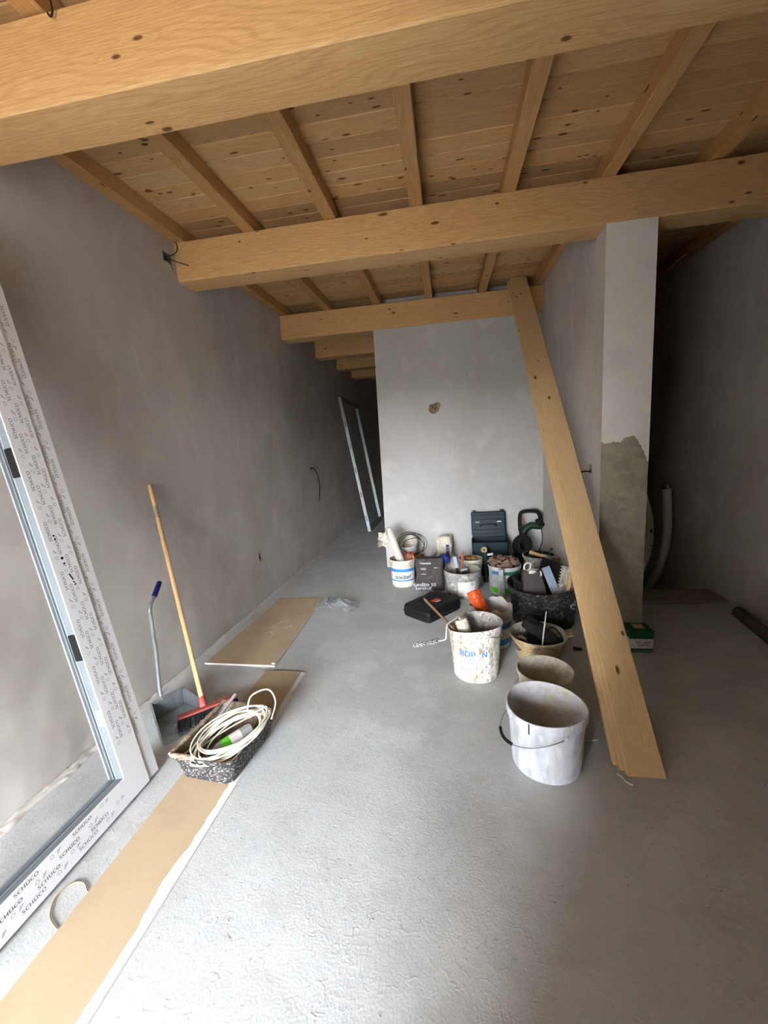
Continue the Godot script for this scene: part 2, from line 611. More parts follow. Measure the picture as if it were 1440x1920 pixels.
func materials() -> void:
	var grit := bumps(512, 512, 0.03, 5, 3, 3.0)
	var tr := bumps(512, 512, 0.012, 4, 13, 6.0)
	# walls: lime plaster, mottled by the trowel
	M.plaster = worldwise(textured(layered(768, 768, Color(0.768, 0.747, 0.721), [
		[0.0035, 2, 21, 0.40, 0.8, Color(0.690, 0.669, 0.658), 0.55],
		[0.006, 3, 22, 0.55, 0.85, Color(0.826, 0.805, 0.789), 0.45],
		[0.008, 3, 23, 0.52, 0.9, Color(0.731, 0.669, 0.658), 0.35],
		[0.012, 3, 24, 0.5, 0.9, Color(0.700, 0.705, 0.669), 0.35, 1, 4],
		[0.03, 4, 27, 0.55, 0.9, Color(0.836, 0.826, 0.815), 0.3, 1, 3],
		[0.2, 3, 25, 0.6, 0.95, Color(0.648, 0.627, 0.606), 0.15]]), 0.95, tr, 0.2), 3.4)
	M.plaster_light = worldwise(textured(layered(512, 512, Color(0.71, 0.705, 0.70), [
		[0.006, 3, 31, 0.4, 0.8, Color(0.69, 0.675, 0.66), 0.7],
		[0.012, 4, 32, 0.55, 0.9, Color(0.78, 0.775, 0.77), 0.5],
		[0.15, 3, 33, 0.65, 0.95, Color(0.66, 0.64, 0.62), 0.2]]), 0.93, tr, 0.25), 2.3)
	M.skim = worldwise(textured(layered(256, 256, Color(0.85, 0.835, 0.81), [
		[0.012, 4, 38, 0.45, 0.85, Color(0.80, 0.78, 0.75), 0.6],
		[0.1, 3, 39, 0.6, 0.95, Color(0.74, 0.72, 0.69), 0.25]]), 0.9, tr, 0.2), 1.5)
	M.cement = worldwise(textured(layered(512, 512, Color(0.58, 0.55, 0.48), [
		[0.01, 4, 41, 0.4, 0.8, Color(0.50, 0.48, 0.42), 0.7],
		[0.03, 4, 42, 0.5, 0.9, Color(0.65, 0.62, 0.56), 0.5],
		[0.2, 3, 43, 0.55, 0.9, Color(0.45, 0.43, 0.38), 0.3]]), 0.97, grit, 0.8), 1.2)
	# floor
	var relief := screed_relief()
	var sn: Image = relief.duplicate()
	sn.convert(Image.FORMAT_RGB8)
	sn.bump_map_to_normal_map(3.2)
	var ft := layered(1024, 1024, Color(0.73, 0.735, 0.73), [
		[0.004, 4, 51, 0.45, 0.8, Color(0.67, 0.67, 0.66), 0.6],
		[0.009, 4, 52, 0.55, 0.85, Color(0.78, 0.785, 0.78), 0.6],
		[0.03, 4, 53, 0.55, 0.85, Color(0.68, 0.675, 0.66), 0.4, 2, 1],
		[0.10, 3, 54, 0.62, 0.9, Color(0.80, 0.80, 0.79), 0.4],
		[0.22, 2, 55, 0.74, 0.9, Color(0.46, 0.45, 0.44), 0.35]])
	M.screed = textured(ft, 0.9, ImageTexture.create_from_image(sn), 0.3)
	M.screed.metallic_specular = 0.15
	M.screed.uv1_scale = Vector3(1.0 / 4.5, 1.0 / 4.5, 1)
	M.terrace = plain(Color(0.42, 0.39, 0.36), 0.9)
	# timber
	var tb := spruce(101, Color(0.885, 0.745, 0.535), Color(0.69, 0.515, 0.325), 20, 5.0, 0.36)
	var tp := spruce(207, Color(0.87, 0.735, 0.54), Color(0.66, 0.505, 0.33), 84, 4.6, 0.14)
	var tk := spruce(318, Color(0.86, 0.745, 0.565), Color(0.75, 0.61, 0.43), 26, 5.5, 0.06)
	M.beam = wood(tb)
	M.rafter = wood(tb, Color(0.95, 0.92, 0.88))
	M.deck = [wood(tp), wood(tp, Color(0.95, 0.94, 0.92)), wood(tp, Color(1.0, 0.97, 0.93)), wood(tp, Color(0.91, 0.88, 0.85))]
	M.plank = wood(tk)
	M.old_wood = wood(tp, Color(0.68, 0.62, 0.55), 0.9)
	M.handle_wood = plain(Color(0.80, 0.655, 0.47), 0.6)
	# boards
	M.board_paper = worldwise(textured(layered(512, 512, Color(0.72, 0.64, 0.525), [
		[0.006, 3, 61, 0.4, 0.8, Color(0.69, 0.605, 0.495), 0.6],
		[0.05, 3, 62, 0.55, 0.9, Color(0.75, 0.67, 0.56), 0.3]]), 0.85), 1.4)
	M.gypsum = plain(Color(0.88, 0.87, 0.84), 0.95)
	# plastics, metals
	M.white_film = plain(Color(0.88, 0.88, 0.89), 0.45)
	M.ink = plain(Color(0.13, 0.13, 0.15), 0.6)
	M.ink_soft = plain(Color(0.52, 0.52, 0.54), 0.6)
	M.alu = plain(Color(0.43, 0.46, 0.48), 0.5)
	M.gasket = plain(Color(0.58, 0.60, 0.62), 0.5)
	M.blade = plain(Color(0.60, 0.66, 0.72), 0.4)
	M.alu_raw = plain(Color(0.60, 0.62, 0.63), 0.5, 0.6)
	M.steel = textured(layered(256, 256, Color(0.66, 0.69, 0.70), [[0.03, 3, 71, 0.45, 0.8, Color(0.52, 0.54, 0.55), 0.7], [0.09, 3, 72, 0.72, 0.82, Color(0.85, 0.85, 0.85), 0.8]]), 0.33)
	M.steel.metallic = 0.6
	M.wire = plain(Color(0.55, 0.55, 0.56), 0.4, 0.8)
	M.black = plain(Color(0.055, 0.055, 0.06), 0.55)
	M.black_matt = plain(Color(0.09, 0.085, 0.085), 0.85)
	M.blue_grip = plain(Color(0.05, 0.10, 0.42), 0.4)
	M.blue_label = plain(Color(0.24, 0.48, 0.70), 0.5)
	M.blue_dark = plain(Color(0.08, 0.17, 0.42), 0.6)
	M.red_paint = plain(Color(0.60, 0.30, 0.27), 0.6)
	M.teal = textured(layered(256, 256, Color(0.035, 0.14, 0.17), [[0.03, 4, 74, 0.6, 0.9, Color(0.12, 0.19, 0.20), 0.6]]), 0.5)
	M.tool_green = plain(Color(0.10, 0.19, 0.13), 0.5)
	M.green_label = plain(Color(0.12, 0.40, 0.30), 0.55)
	M.green_box = plain(Color(0.05, 0.30, 0.16), 0.6)
	M.label_white = plain(Color(0.80, 0.79, 0.78), 0.7)
	M.lime = plain(Color(0.36, 0.75, 0.20), 0.5)
	M.copper = plain(Color(0.80, 0.38, 0.22), 0.35, 0.8)
	M.cable_white = plain(Color(0.86, 0.84, 0.77), 0.5)
	M.orange = textured(layered(256, 256, Color(0.86, 0.33, 0.13), [[0.05, 4, 81, 0.66, 0.76, Color(0.92, 0.72, 0.62), 0.8], [0.02, 3, 82, 0.5, 0.9, Color(0.75, 0.28, 0.12), 0.6]]), 0.7)
	# paint-stained plastic: u round the pail, v up its wall
	M.pail_white = textured(layered(512, 256, Color(0.81, 0.81, 0.835), [
		[0.02, 3, 91, 0.35, 0.85, Color(0.66, 0.665, 0.69), 0.75, 1, 6],
		[0.05, 4, 92, 0.5, 0.95, Color(0.90, 0.90, 0.91), 0.7, 1, 4],
		[0.012, 3, 93, 0.62, 0.95, Color(0.60, 0.60, 0.60), 0.5, 1, 2],
		[0.15, 3, 190, 0.66, 0.9, Color(0.62, 0.61, 0.60), 0.35]]), 0.55, grit, 0.4)
	M.pail_white_in = textured(layered(512, 256, Color(0.80, 0.80, 0.81), [
		[0.015, 4, 94, 0.5, 0.9, Color(0.80, 0.74, 0.54), 0.5],
		[0.03, 4, 95, 0.6, 0.9, Color(0.82, 0.66, 0.48), 0.45, 2, 1],
		[0.04, 4, 96, 0.45, 0.9, Color(0.68, 0.69, 0.71), 0.6]]), 0.75, grit, 0.4)
	M.pail_cream = textured(layered(512, 256, Color(0.78, 0.755, 0.69), [
		[0.02, 4, 97, 0.4, 0.9, Color(0.66, 0.62, 0.54), 0.7, 1, 2],
		[0.08, 4, 98, 0.5, 0.9, Color(0.58, 0.54, 0.47), 0.5],
		[0.05, 3, 99, 0.55, 0.85, Color(0.86, 0.85, 0.82), 0.6]]), 0.7, grit, 0.5)
	M.pail_dirty = textured(layered(512, 256, Color(0.83, 0.82, 0.80), [
		[0.015, 4, 110, 0.45, 0.85, Color(0.73, 0.70, 0.62), 0.6],
		[0.025, 4, 111, 0.48, 0.80, Color(0.60, 0.56, 0.47), 0.75, 1, 3],
		[0.09, 4, 112, 0.56, 0.80, Color(0.44, 0.41, 0.35), 0.7, 1, 2],
		[0.02, 3, 113, 0.6, 0.9, Color(0.87, 0.87, 0.88), 0.7]]), 0.65, grit, 0.5)
	M.crust = textured(layered(512, 256, Color(0.66, 0.64, 0.61), [
		[0.03, 4, 114, 0.5, 0.7, Color(0.50, 0.48, 0.46), 0.7],
		[0.05, 4, 115, 0.6, 0.72, Color(0.80, 0.79, 0.76), 0.8],
		[0.1, 3, 116, 0.66, 0.8, Color(0.36, 0.34, 0.33), 0.5]]), 0.92, grit, 1.0)
	M.tan = textured(layered(512, 256, Color(0.66, 0.57, 0.41), [
		[0.015, 3, 117, 0.5, 0.75, Color(0.60, 0.56, 0.50), 0.8],
		[0.04, 4, 118, 0.6, 0.74, Color(0.76, 0.72, 0.65), 0.6],
		[0.05, 4, 119, 0.66, 0.78, Color(0.55, 0.45, 0.30), 0.6]]), 0.75, grit, 0.5)
	M.tub_black = textured(layered(512, 256, Color(0.10, 0.10, 0.105), [
		[0.015, 3, 120, 0.4, 0.85, Color(0.22, 0.22, 0.225), 0.8],
		[0.05, 4, 121, 0.5, 0.85, Color(0.36, 0.36, 0.36), 0.7],
		[0.10, 4, 122, 0.6, 0.85, Color(0.10, 0.10, 0.11), 0.7],
		[0.09, 3, 123, 0.72, 0.86, Color(0.62, 0.62, 0.62), 0.8]]), 0.75, grit, 0.6)
	M.trough = textured(layered(512, 256, Color(0.16, 0.16, 0.165), [
		[0.02, 3, 124, 0.4, 0.85, Color(0.33, 0.32, 0.31), 0.8],
		[0.07, 4, 125, 0.55, 0.78, Color(0.70, 0.69, 0.68), 0.85],
		[0.10, 4, 225, 0.55, 0.85, Color(0.16, 0.16, 0.17), 0.7],
		[0.03, 3, 126, 0.6, 0.9, Color(0.48, 0.42, 0.36), 0.6]]), 0.7, grit, 0.6)
	M.trough.uv1_scale = Vector3(1, 3.6, 1)
	M.mortar = worldwise(textured(layered(256, 256, Color(0.56, 0.49, 0.42), [
		[0.03, 4, 127, 0.5, 0.75, Color(0.42, 0.35, 0.29), 0.8],
		[0.08, 3, 128, 0.6, 0.8, Color(0.74, 0.68, 0.60), 0.7]]), 0.95, grit, 1.2), 0.35)
	M.case_black = textured(layered(256, 256, Color(0.045, 0.045, 0.05), [
		[0.03, 4, 129, 0.62, 0.85, Color(0.20, 0.20, 0.21), 0.7],
		[0.09, 3, 130, 0.78, 0.84, Color(0.5, 0.5, 0.5), 0.6]]), 0.6)
	M.case_black = worldwise(M.case_black, 0.3)
	M.sack = textured(layered(256, 256, Color(0.245, 0.225, 0.225), [
		[0.02, 3, 131, 0.5, 0.8, Color(0.30, 0.28, 0.275), 0.7],
		[0.06, 3, 132, 0.7, 0.85, Color(0.42, 0.40, 0.39), 0.5]]), 0.85)
	M.cloth = worldwise(textured(layered(256, 256, Color(0.48, 0.38, 0.33), [
		[0.03, 4, 133, 0.5, 0.75, Color(0.62, 0.53, 0.46), 0.8],
		[0.06, 3, 134, 0.6, 0.8, Color(0.30, 0.22, 0.19), 0.6]]), 0.95, grit, 0.8), 0.25)
	M.grey_paint = textured(layered(512, 256, Color(0.58, 0.57, 0.55), [
		[0.03, 4, 135, 0.52, 0.7, Color(0.74, 0.73, 0.71), 0.8],
		[0.05, 4, 136, 0.62, 0.74, Color(0.40, 0.39, 0.38), 0.7],
		[0.02, 3, 137, 0.66, 0.8, Color(0.50, 0.56, 0.62), 0.5]]), 0.8, grit, 0.6)
	M.spat_black = textured(layered(256, 256, Color(0.07, 0.07, 0.07), [[0.05, 4, 141, 0.5, 0.6, Color(0.82, 0.82, 0.80), 0.95]]), 0.6)
	M.spat_black.uv1_scale = Vector3(1.5, 6, 1)
	M.fleece = textured(layered(256, 128, Color(0.78, 0.75, 0.68), [[0.06, 3, 142, 0.5, 0.7, Color(0.62, 0.58, 0.50), 0.8]]), 1.0, grit, 1.5)
	M.film = StandardMaterial3D.new()
	M.film.albedo_color = Color(0.72, 0.72, 0.73, 0.38)
	M.film.transparency = BaseMaterial3D.TRANSPARENCY_ALPHA
	M.film.roughness = 0.55
	M.film.cull_mode = BaseMaterial3D.CULL_DISABLED
	M.film_milky = M.film.duplicate()
	M.film_milky.albedo_color = Color(0.80, 0.77, 0.72, 0.8)
	M.film_milky.roughness = 0.5
	M.pet = StandardMaterial3D.new()
	M.pet.albedo_color = Color(0.9, 0.93, 0.92, 0.3)
	M.pet.transparency = BaseMaterial3D.TRANSPARENCY_ALPHA
	M.pet.roughness = 0.08
	M.stick = plain(Color(0.40, 0.31, 0.22), 0.9)
	M.bin = plain(Color(0.24, 0.215, 0.215), 0.7)
	M.pipe = plain(Color(0.78, 0.77, 0.74), 0.6)
	M.bristle = plain(Color(0.07, 0.07, 0.075), 0.8)
	M.brown_tube = plain(Color(0.36, 0.325, 0.28), 0.9)
const OPEN_L := -1.9
const OPEN_R := -0.40
const OPEN_H := 2.25
const ADDED_EAVES := 1.6  # reach of the overhang added for its shade
const ADDED_BLOCK := -0.37  # left edge of the unseen mass added to shade the room
# ------------------------------------------------------------------ room shell
const LEFT := -1.945
const RIGHT := 2.39
const REAR := 2.4     # wall behind the camera, with the balcony door opening
const BACK := -4.965
const FAR := -13.5

func roof_y(z: float) -> float:      # underside of the rafters
	return 3.094 + 0.037 * (-3.0 - z)

func csg_box(parent: Node, called: String, lo: Vector3, hi: Vector3, mat: Material, cut := false) -> void:
	var b := CSGBox3D.new()
	b.name = called
	b.size = hi - lo
	b.position = (lo + hi) / 2.0
	b.material = mat
	if cut:
		b.operation = CSGShape3D.OPERATION_SUBTRACTION
	parent.add_child(b, true)

func csg_root(called: String) -> CSGCombiner3D:
	var c := CSGCombiner3D.new()
	c.name = called
	c.set_meta("kind", "structure")
	return c

func build_shell() -> void:
	# left wall with the junction hole by the beam, the cable outlet and a gouge
	var wl := csg_root("wall_left")
	csg_box(wl, "body", Vector3(LEFT - 0.3, -0.25, FAR - 0.3), Vector3(LEFT, 3.7, REAR + 0.3), M.plaster)
	csg_box(wl, "junction", Vector3(LEFT - 0.06, 2.925, -2.955), Vector3(LEFT + 0.02, 2.985, -2.865), M.mortar, true)
	csg_box(wl, "outlet", Vector3(LEFT - 0.05, 1.262, -5.675), Vector3(LEFT + 0.02, 1.312, -5.62), M.mortar, true)
	var gouge := CSGPolygon3D.new()
	gouge.name = "gouge"
	gouge.polygon = PackedVector2Array([Vector2(-0.03, 0.0), Vector2(-0.012, 0.05), Vector2(0.018, 0.035), Vector2(0.03, -0.02), Vector2(0.0, -0.045)])
	gouge.depth = 0.04
	gouge.transform = Transform3D(Basis(Vector3.UP, PI / 2), Vector3(LEFT + 0.02, 0.467, -3.823))
	gouge.operation = CSGShape3D.OPERATION_SUBTRACTION
	gouge.material = M.mortar
	wl.add_child(gouge)
	add_child(wl)
	# wall behind the camera: a wide balcony door opening on its left
	var wf := csg_root("wall_rear")
	csg_box(wf, "body", Vector3(LEFT, -0.25, REAR), Vector3(RIGHT, 3.7, REAR + 0.3), M.plaster)
	csg_box(wf, "block", Vector3(ADDED_BLOCK, -0.25, 0.08), Vector3(RIGHT, 3.7, REAR + 0.1), M.plaster)  # unseen mass, added to cut light on the right and near floor
	csg_box(wf, "opening", Vector3(OPEN_L, 0.0, REAR - 0.1), Vector3(OPEN_R, OPEN_H, REAR + 0.4), M.plaster_light, true)
	add_child(wf)
	var st := start()
	span_box(st, Vector3(RIGHT, -1.3, -6.5), Vector3(RIGHT + 0.3, 3.7, REAR + 0.3), 0.001)
	structure("wall_right", done(st), M.plaster)
	# back wall with a chipped fixing hole; it carries the third beam
	var wb := csg_root("wall_back")
	csg_box(wb, "under_beam", Vector3(-0.805, -0.25, -5.2), Vector3(1.12, 2.884, BACK), M.plaster_light)
	csg_box(wb, "behind_beam", Vector3(-0.805, -0.25, FAR), Vector3(1.12, 3.7, -5.175), M.plaster_light)
	var chip := CSGPolygon3D.new()
	chip.name = "chip"
	chip.polygon = PackedVector2Array([Vector2(-0.199, 1.931), Vector2(-0.178, 1.985), Vector2(-0.135, 1.995), Vector2(-0.09, 2.009), Vector2(-0.053, 2.0), Vector2(-0.055, 1.96), Vector2(-0.083, 1.90), Vector2(-0.145, 1.872), Vector2(-0.18, 1.895)])
	chip.depth = 0.03
	chip.position = Vector3(0, 0, BACK + 0.018)
	chip.operation = CSGShape3D.OPERATION_SUBTRACTION
	chip.material = M.mortar
	wb.add_child(chip)
	csg_box(wb, "plug_hole", Vector3(-0.15, 1.925, BACK - 0.06), Vector3(-0.1, 1.95, BACK + 0.02), M.mortar, true)
	add_child(wb)
	# partition: its near end reads as a pillar
	st = start()
	var foot := PackedVector2Array([Vector2(1.045, -3.0), Vector2(1.345, -3.0), Vector2(1.345, -6.2), Vector2(1.12, -6.2), Vector2(1.105, BACK)])
	var upright := Transform3D(Basis(Vector3(1, 0, 0), Vector3(0, 0, 1), Vector3(0, 1, 0)), Vector3(0, -1.3, 0))
	prism(st, foot, 1.3 + 2.822, upright)
	var head := PackedVector2Array([Vector2(1.052, -3.207), Vector2(1.345, -3.207), Vector2(1.345, -6.2), Vector2(1.12, -6.2), Vector2(1.105, BACK)])
	prism(st, head, 0.9, Transform3D(upright.basis, Vector3(0, 2.822, 0)))
	var wp := structure("wall_partition", done(st), M.plaster)
	var cement := PackedVector2Array([Vector2(1.045, 0.0), Vector2(1.345, 0.0), Vector2(1.345, 1.6), Vector2(1.045, 1.6)])
	part("cement_base", prism_mesh(cement, 0.002, Transform3D(Basis(), Vector3(0, 0, -3.0))), M.cement, wp)
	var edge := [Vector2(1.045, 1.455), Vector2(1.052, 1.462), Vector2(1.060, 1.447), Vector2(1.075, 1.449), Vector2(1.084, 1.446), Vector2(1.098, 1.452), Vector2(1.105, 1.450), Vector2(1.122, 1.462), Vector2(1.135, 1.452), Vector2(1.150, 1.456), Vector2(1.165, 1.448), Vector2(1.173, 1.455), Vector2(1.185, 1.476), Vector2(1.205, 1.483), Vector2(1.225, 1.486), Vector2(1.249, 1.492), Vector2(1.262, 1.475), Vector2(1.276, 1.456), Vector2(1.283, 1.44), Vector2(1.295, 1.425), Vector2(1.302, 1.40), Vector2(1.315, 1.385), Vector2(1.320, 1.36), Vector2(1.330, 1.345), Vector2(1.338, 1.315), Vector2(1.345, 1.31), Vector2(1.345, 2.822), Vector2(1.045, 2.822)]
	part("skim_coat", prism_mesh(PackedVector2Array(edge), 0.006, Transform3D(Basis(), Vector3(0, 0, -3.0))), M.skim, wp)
	# alcove end and pit, corridor end
	st = start()
	span_box(st, Vector3(1.0, -1.3, -6.5), Vector3(RIGHT, 3.7, -6.2), 0.001)
	structure("wall_alcove", done(st), M.plaster)
	st = start()
	span_box(st, Vector3(LEFT - 0.2, -0.25, FAR - 0.3), Vector3(0.4, 3.7, FAR), 0.001)
	structure("wall_corridor_end", done(st), M.plaster)
	# floor: screed, cut back at the pit in the alcove
	st = start()
	for r in [[LEFT, RIGHT, -4.05, REAR + 0.32], [LEFT, 1.12, FAR, -4.05]]:
		var lo := Vector3(r[0], -0.22, r[2])
		var hi := Vector3(r[1], 0.0, r[3])
		var c := [Vector3(lo.x, 0, lo.z), Vector3(hi.x, 0, lo.z), Vector3(hi.x, 0, hi.z), Vector3(lo.x, 0, hi.z)]
		var uv := []
		for p in c:
			uv.append(Vector2(p.x + 2.25, p.z + 3.4))
		quad(st, c[0], c[1], c[2], c[3], Vector3.UP, uv[0], uv[1], uv[2], uv[3])
		for i in 4:
			var a: Vector3 = c[i]
			var b: Vector3 = c[(i + 1) % 4]
			var dn := Vector3(0, -0.22, 0)
			quad(st, a, b, b + dn, a + dn, (b - a).cross(Vector3.DOWN), uv[i], uv[(i + 1) % 4], uv[i] + Vector2(0.2, 0), uv[i])
		quad(st, c[0] + Vector3(0, -0.22, 0), c[1] + Vector3(0, -0.22, 0), c[2] + Vector3(0, -0.22, 0), c[3] + Vector3(0, -0.22, 0), Vector3.DOWN)
	var fl := structure("floor", done(st), M.screed)
	# rough screed edge along the left wall
	st = start()
	var nz := noise(9.0, 3, 77)
	var ridge := func(u: float, v: float) -> Vector3:
		var z := lerpf(-0.2, -8.5, u)
		var w := 0.055 + 0.03 * nz.get_noise_1d(z * 0.35)
		var hgt := (0.006 + 0.012 * nz.get_noise_2d(z * 2.2, v * 0.8) + 0.006 * (1.0 - v)) * (1.0 if v > 0.02 and v < 0.98 else 0.0)
		return Vector3(LEFT + w * v, maxf(hgt, 0.0005), z + 0.02 * v)
	sheet(st, 420, 5, ridge)
	part("screed_edge", done(st), M.plaster, fl)
	# pit under the alcove and the balcony outside
	st = start()
	span_box(st, Vector3(1.0, -1.3, -6.3), Vector3(RIGHT, -1.0, -3.9), 0.001)
	span_box(st, Vector3(1.0, -1.0, -4.05), Vector3(RIGHT, -0.22, -3.9), 0.001)
	structure("floor_pit", done(st), M.cement)
	st = start()
	span_box(st, Vector3(-9.0, -0.35, REAR + 0.32), Vector3(9.0, -0.06, 9.0), 0.001)
	structure("floor_balcony", done(st), M.terrace)
	# unseen overhang added above the balcony to hold back the high sky
	st = start()
	cbox(st, Vector3(9.0, 0.16, ADDED_EAVES), 0.004, Transform3D(Basis(Vector3.RIGHT, atan(0.037)), Vector3(0, roof_y(REAR + 0.3 + ADDED_EAVES / 2) + 0.05, REAR + 0.3 + ADDED_EAVES / 2)))
	structure("roof_added_eaves", done(st), M.rafter)

# ------------------------------------------------------------------ beams, rafters, boarding
const BEAM_SPOTS := [[-1.435, 2.755, 3.030], [-3.0, 2.824, 3.094], [-4.965, 2.884, 3.166], [-6.31, 2.94, 3.216], [-7.55, 2.985, 3.262], [-8.75, 3.03, 3.306]]

func build_roof() -> void:
	var says := ["massive spruce beam nearest the viewer, crossing the top of the picture", "second spruce beam, resting on the white pillar and running wall to wall", "third spruce beam, seated on top of the white back wall", "short visible beam above the dark corridor, right behind the third beam", "second beam of the dark corridor ceiling, counted from the back wall", "third beam of the dark corridor ceiling, deep in shadow"]
	for i in BEAM_SPOTS.size():
		var s: Array = BEAM_SPOTS[i]
		var x1 := RIGHT if i < 2 else (1.105 if i == 2 else -0.805)
		var L := x1 - LEFT
		var hgt: float = s[2] - s[1]
		solo("roof_beam", box_mesh(Vector3(L, hgt, 0.205), 0.006, 0, Vector2(1.7 * i, 0.12 + 0.07 * i)), M.beam, says[i], "beam", Transform3D(Basis(), Vector3((x1 + LEFT) / 2.0, (s[1] + s[2]) / 2.0, s[0] - 0.1025)))
	var ce := Node3D.new()
	ce.name = "ceiling"
	ce.set_meta("kind", "structure")
	add_child(ce)
	var tilt := Basis(Vector3.RIGHT, atan(0.037))
	# rafters, 0.085 x 0.10, every 0.6 m
	var xs := [LEFT + 0.0435, -1.345, -0.745, -0.145, 0.455, 1.055, 1.66, RIGHT - 0.0435]
	for i in xs.size():
		var z0 := REAR
		var z1 := FAR if i < 3 else (-5.17 if i < 5 else -6.2)
		var zm := (z0 + z1) / 2.0
		part("rafter", box_mesh(Vector3(0.085, 0.10, z0 - z1), 0.004, 2, Vector2(0.9 * i, 0.05 * i)), M.rafter, ce, Transform3D(tilt, Vector3(xs[i], roof_y(zm) + 0.05, zm)))
	# tongue-and-groove boards across the rafters
	var z := REAR
	var row := 0
	var bw := 0.134
	while z > FAR:
		var right_end := RIGHT if z > -6.2 else -0.79
		if z < -5.2 and z > -6.3:
			right_end = RIGHT
		var cuts := [LEFT]
		var x: float = LEFT + [1.2, 3.0, 2.4, 1.8][row % 4]
		while x < right_end - 0.3:
			cuts.append(x)
			x += [2.4, 1.8, 3.0][(row + cuts.size()) % 3]
		cuts.append(right_end)
		for k in cuts.size() - 1:
			var L: float = cuts[k + 1] - cuts[k] - 0.0015
			if L < 0.05:
				continue
			part("plank", box_mesh(Vector3(L, 0.02, bw - 0.0015), 0.005, 0, Vector2(rng.randf() * 4.5, rng.randf() * 0.5)), M.deck[rng.randi() % 4], ce, Transform3D(tilt, Vector3((cuts[k] + cuts[k + 1]) / 2.0, roof_y(z - bw / 2) + 0.111 + rng.randf_range(0.0, 0.001), z - bw / 2)))
		z -= bw
		row += 1
	var zc := (REAR + FAR) / 2.0
	part("roof_deck", box_mesh(Vector3(RIGHT - LEFT + 0.6, 0.1, REAR - FAR + 0.9), 0.002), M.cement, ce, Transform3D(tilt, Vector3((RIGHT + LEFT) / 2.0, roof_y(zc) + 0.185, zc)))
# ------------------------------------------------------------------ boards on the floor
func build_floor_boards() -> void:
	# long strip of plasterboard with a torn right edge
	var r := RandomNumberGenerator.new()
	r.seed = 5
	var t := thing("plasterboard_strip", "long tan plasterboard strip running along the floor below the leaning window frame", "plasterboard", Vector3(0, 0, 0))
	var st := start()
	var sec := PackedVector2Array([Vector2(-1.306, 0.0), Vector2(-1.016, 0.0), Vector2(-1.018, 0.004), Vector2(-1.04, 0.0105), Vector2(-1.046, 0.0118), Vector2(-1.306, 0.0118)])
	prism(st, sec, 2.27, Transform3D(Basis(), Vector3(0, 0.001, -2.471)))
	part("gypsum_core", done(st), M.gypsum, t)
	var poly := PackedVector2Array([Vector2(-1.3065, 0.2), Vector2(-1.3065, 2.472)])
	var z := 2.472
	while z > 0.2:
		poly.append(Vector2(-1.043 - (r.randf() * 0.006 if z < 1.55 else 0.001) - (0.014 * maxf(0.0, sin((z - 0.95) * 12.0)) if z > 0.95 and z < 1.2 else 0.0), z))
		z -= 0.021
	poly.append(Vector2(-1.045, 0.2))
	part("paper_face", prism_mesh(poly, 0.0008, Transform3D(Basis(Vector3(1, 0, 0), Vector3(0, 0, -1), Vector3(0, 1, 0)), Vector3(0, 0.0128, 0))), M.board_paper, t)
	var low := PackedVector2Array([Vector2(-1.306, 0.001), Vector2(-1.306, 0.0125), Vector2(-1.3072, 0.0125), Vector2(-1.3072, 0.001)])
	part("paper_side", prism_mesh(low, 2.27, Transform3D(Basis(), Vector3(0, 0, -2.471))), M.board_paper, t)
	# wide offcut by the wall
	t = thing("plasterboard_offcut", "wide brown plasterboard offcut lying by the wall under the plastic bag", "plasterboard", Vector3(0, 0, 0))
	var pts := [Vector2(-1.824, 2.547), Vector2(-1.271, 2.537), Vector2(-1.275, 2.75), Vector2(-1.284, 3.0), Vector2(-1.298, 3.3), Vector2(-1.312, 3.6), Vector2(-1.328, 3.858), Vector2(-1.785, 3.859)]
	var flat := Basis(Vector3(1, 0, 0), Vector3(0, 0, -1), Vector3(0, 1, 0))
	part("gypsum_core", prism_mesh(PackedVector2Array(pts), 0.0115, Transform3D(flat, Vector3(0, 0.001, 0))), M.gypsum, t)
	var ins := PackedVector2Array()
	for p in pts:
		ins.append(Vector2(lerpf(p.x, -1.55, 0.008), lerpf(p.y, 3.2, 0.004)))
	part("paper_face", prism_mesh(ins, 0.0008, Transform3D(flat, Vector3(0, 0.0125, 0))), M.board_paper, t)
	# pale scribbles and dusty shoe marks on its paper
	st = start()
	for mk in [[-1.50, -3.30], [-1.58, -3.18], [-1.52, -3.05], [-1.44, -3.17]]:
		for k in 5:
			var c := Vector3(mk[0] + r.randf_range(-0.04, 0.04), 0.0137, mk[1] + r.randf_range(-0.04, 0.04))
			var a := r.randf() * TAU
			var d := Vector3(cos(a), 0, sin(a)) * r.randf_range(0.02, 0.05)
			bar(st, c - d, c + d, 0.0022, 0.0004, 0.0001)
	part("chalk_mark", done(st), M.gypsum, t)
	st = start()
	lump(st, Vector3(-1.29, 0.017, -2.556), Vector3(0.016, 0.007, 0.008), 0.4, 0.2, 3, 10, 6)
	part("broken_corner", done(st), M.gypsum, t)
	# crumpled clear plastic bag
	st = start()
	var nz := noise(0.09, 3, 44)
	var crumple := func(u: float, v: float) -> Vector3:
		var x := lerpf(-1.30, -0.90, u) + 0.05 * nz.get_noise_2d(u * 40, v * 40)
		var zz := lerpf(-3.86, -3.60, v) + 0.12 * u + 0.05 * nz.get_noise_2d(v * 40 + 90, u * 40)
		var e := minf(minf(u, 1 - u), minf(v, 1 - v))
		var y := 0.016 + 0.05 * smoothstep(0.0, 0.3, e) * (0.6 + 0.9 * nz.get_noise_2d(u * 34 + 7, v * 24)) + 0.012 * absf(nz.get_noise_2d(u * 70, v * 120))
		return Vector3(x, maxf(y, 0.015), zz)
	sheet(st, 36, 26, crumple)
	solo("plastic_bag", done(st), M.film, "crumpled clear plastic bag on the far end of the brown offcut", "bag")

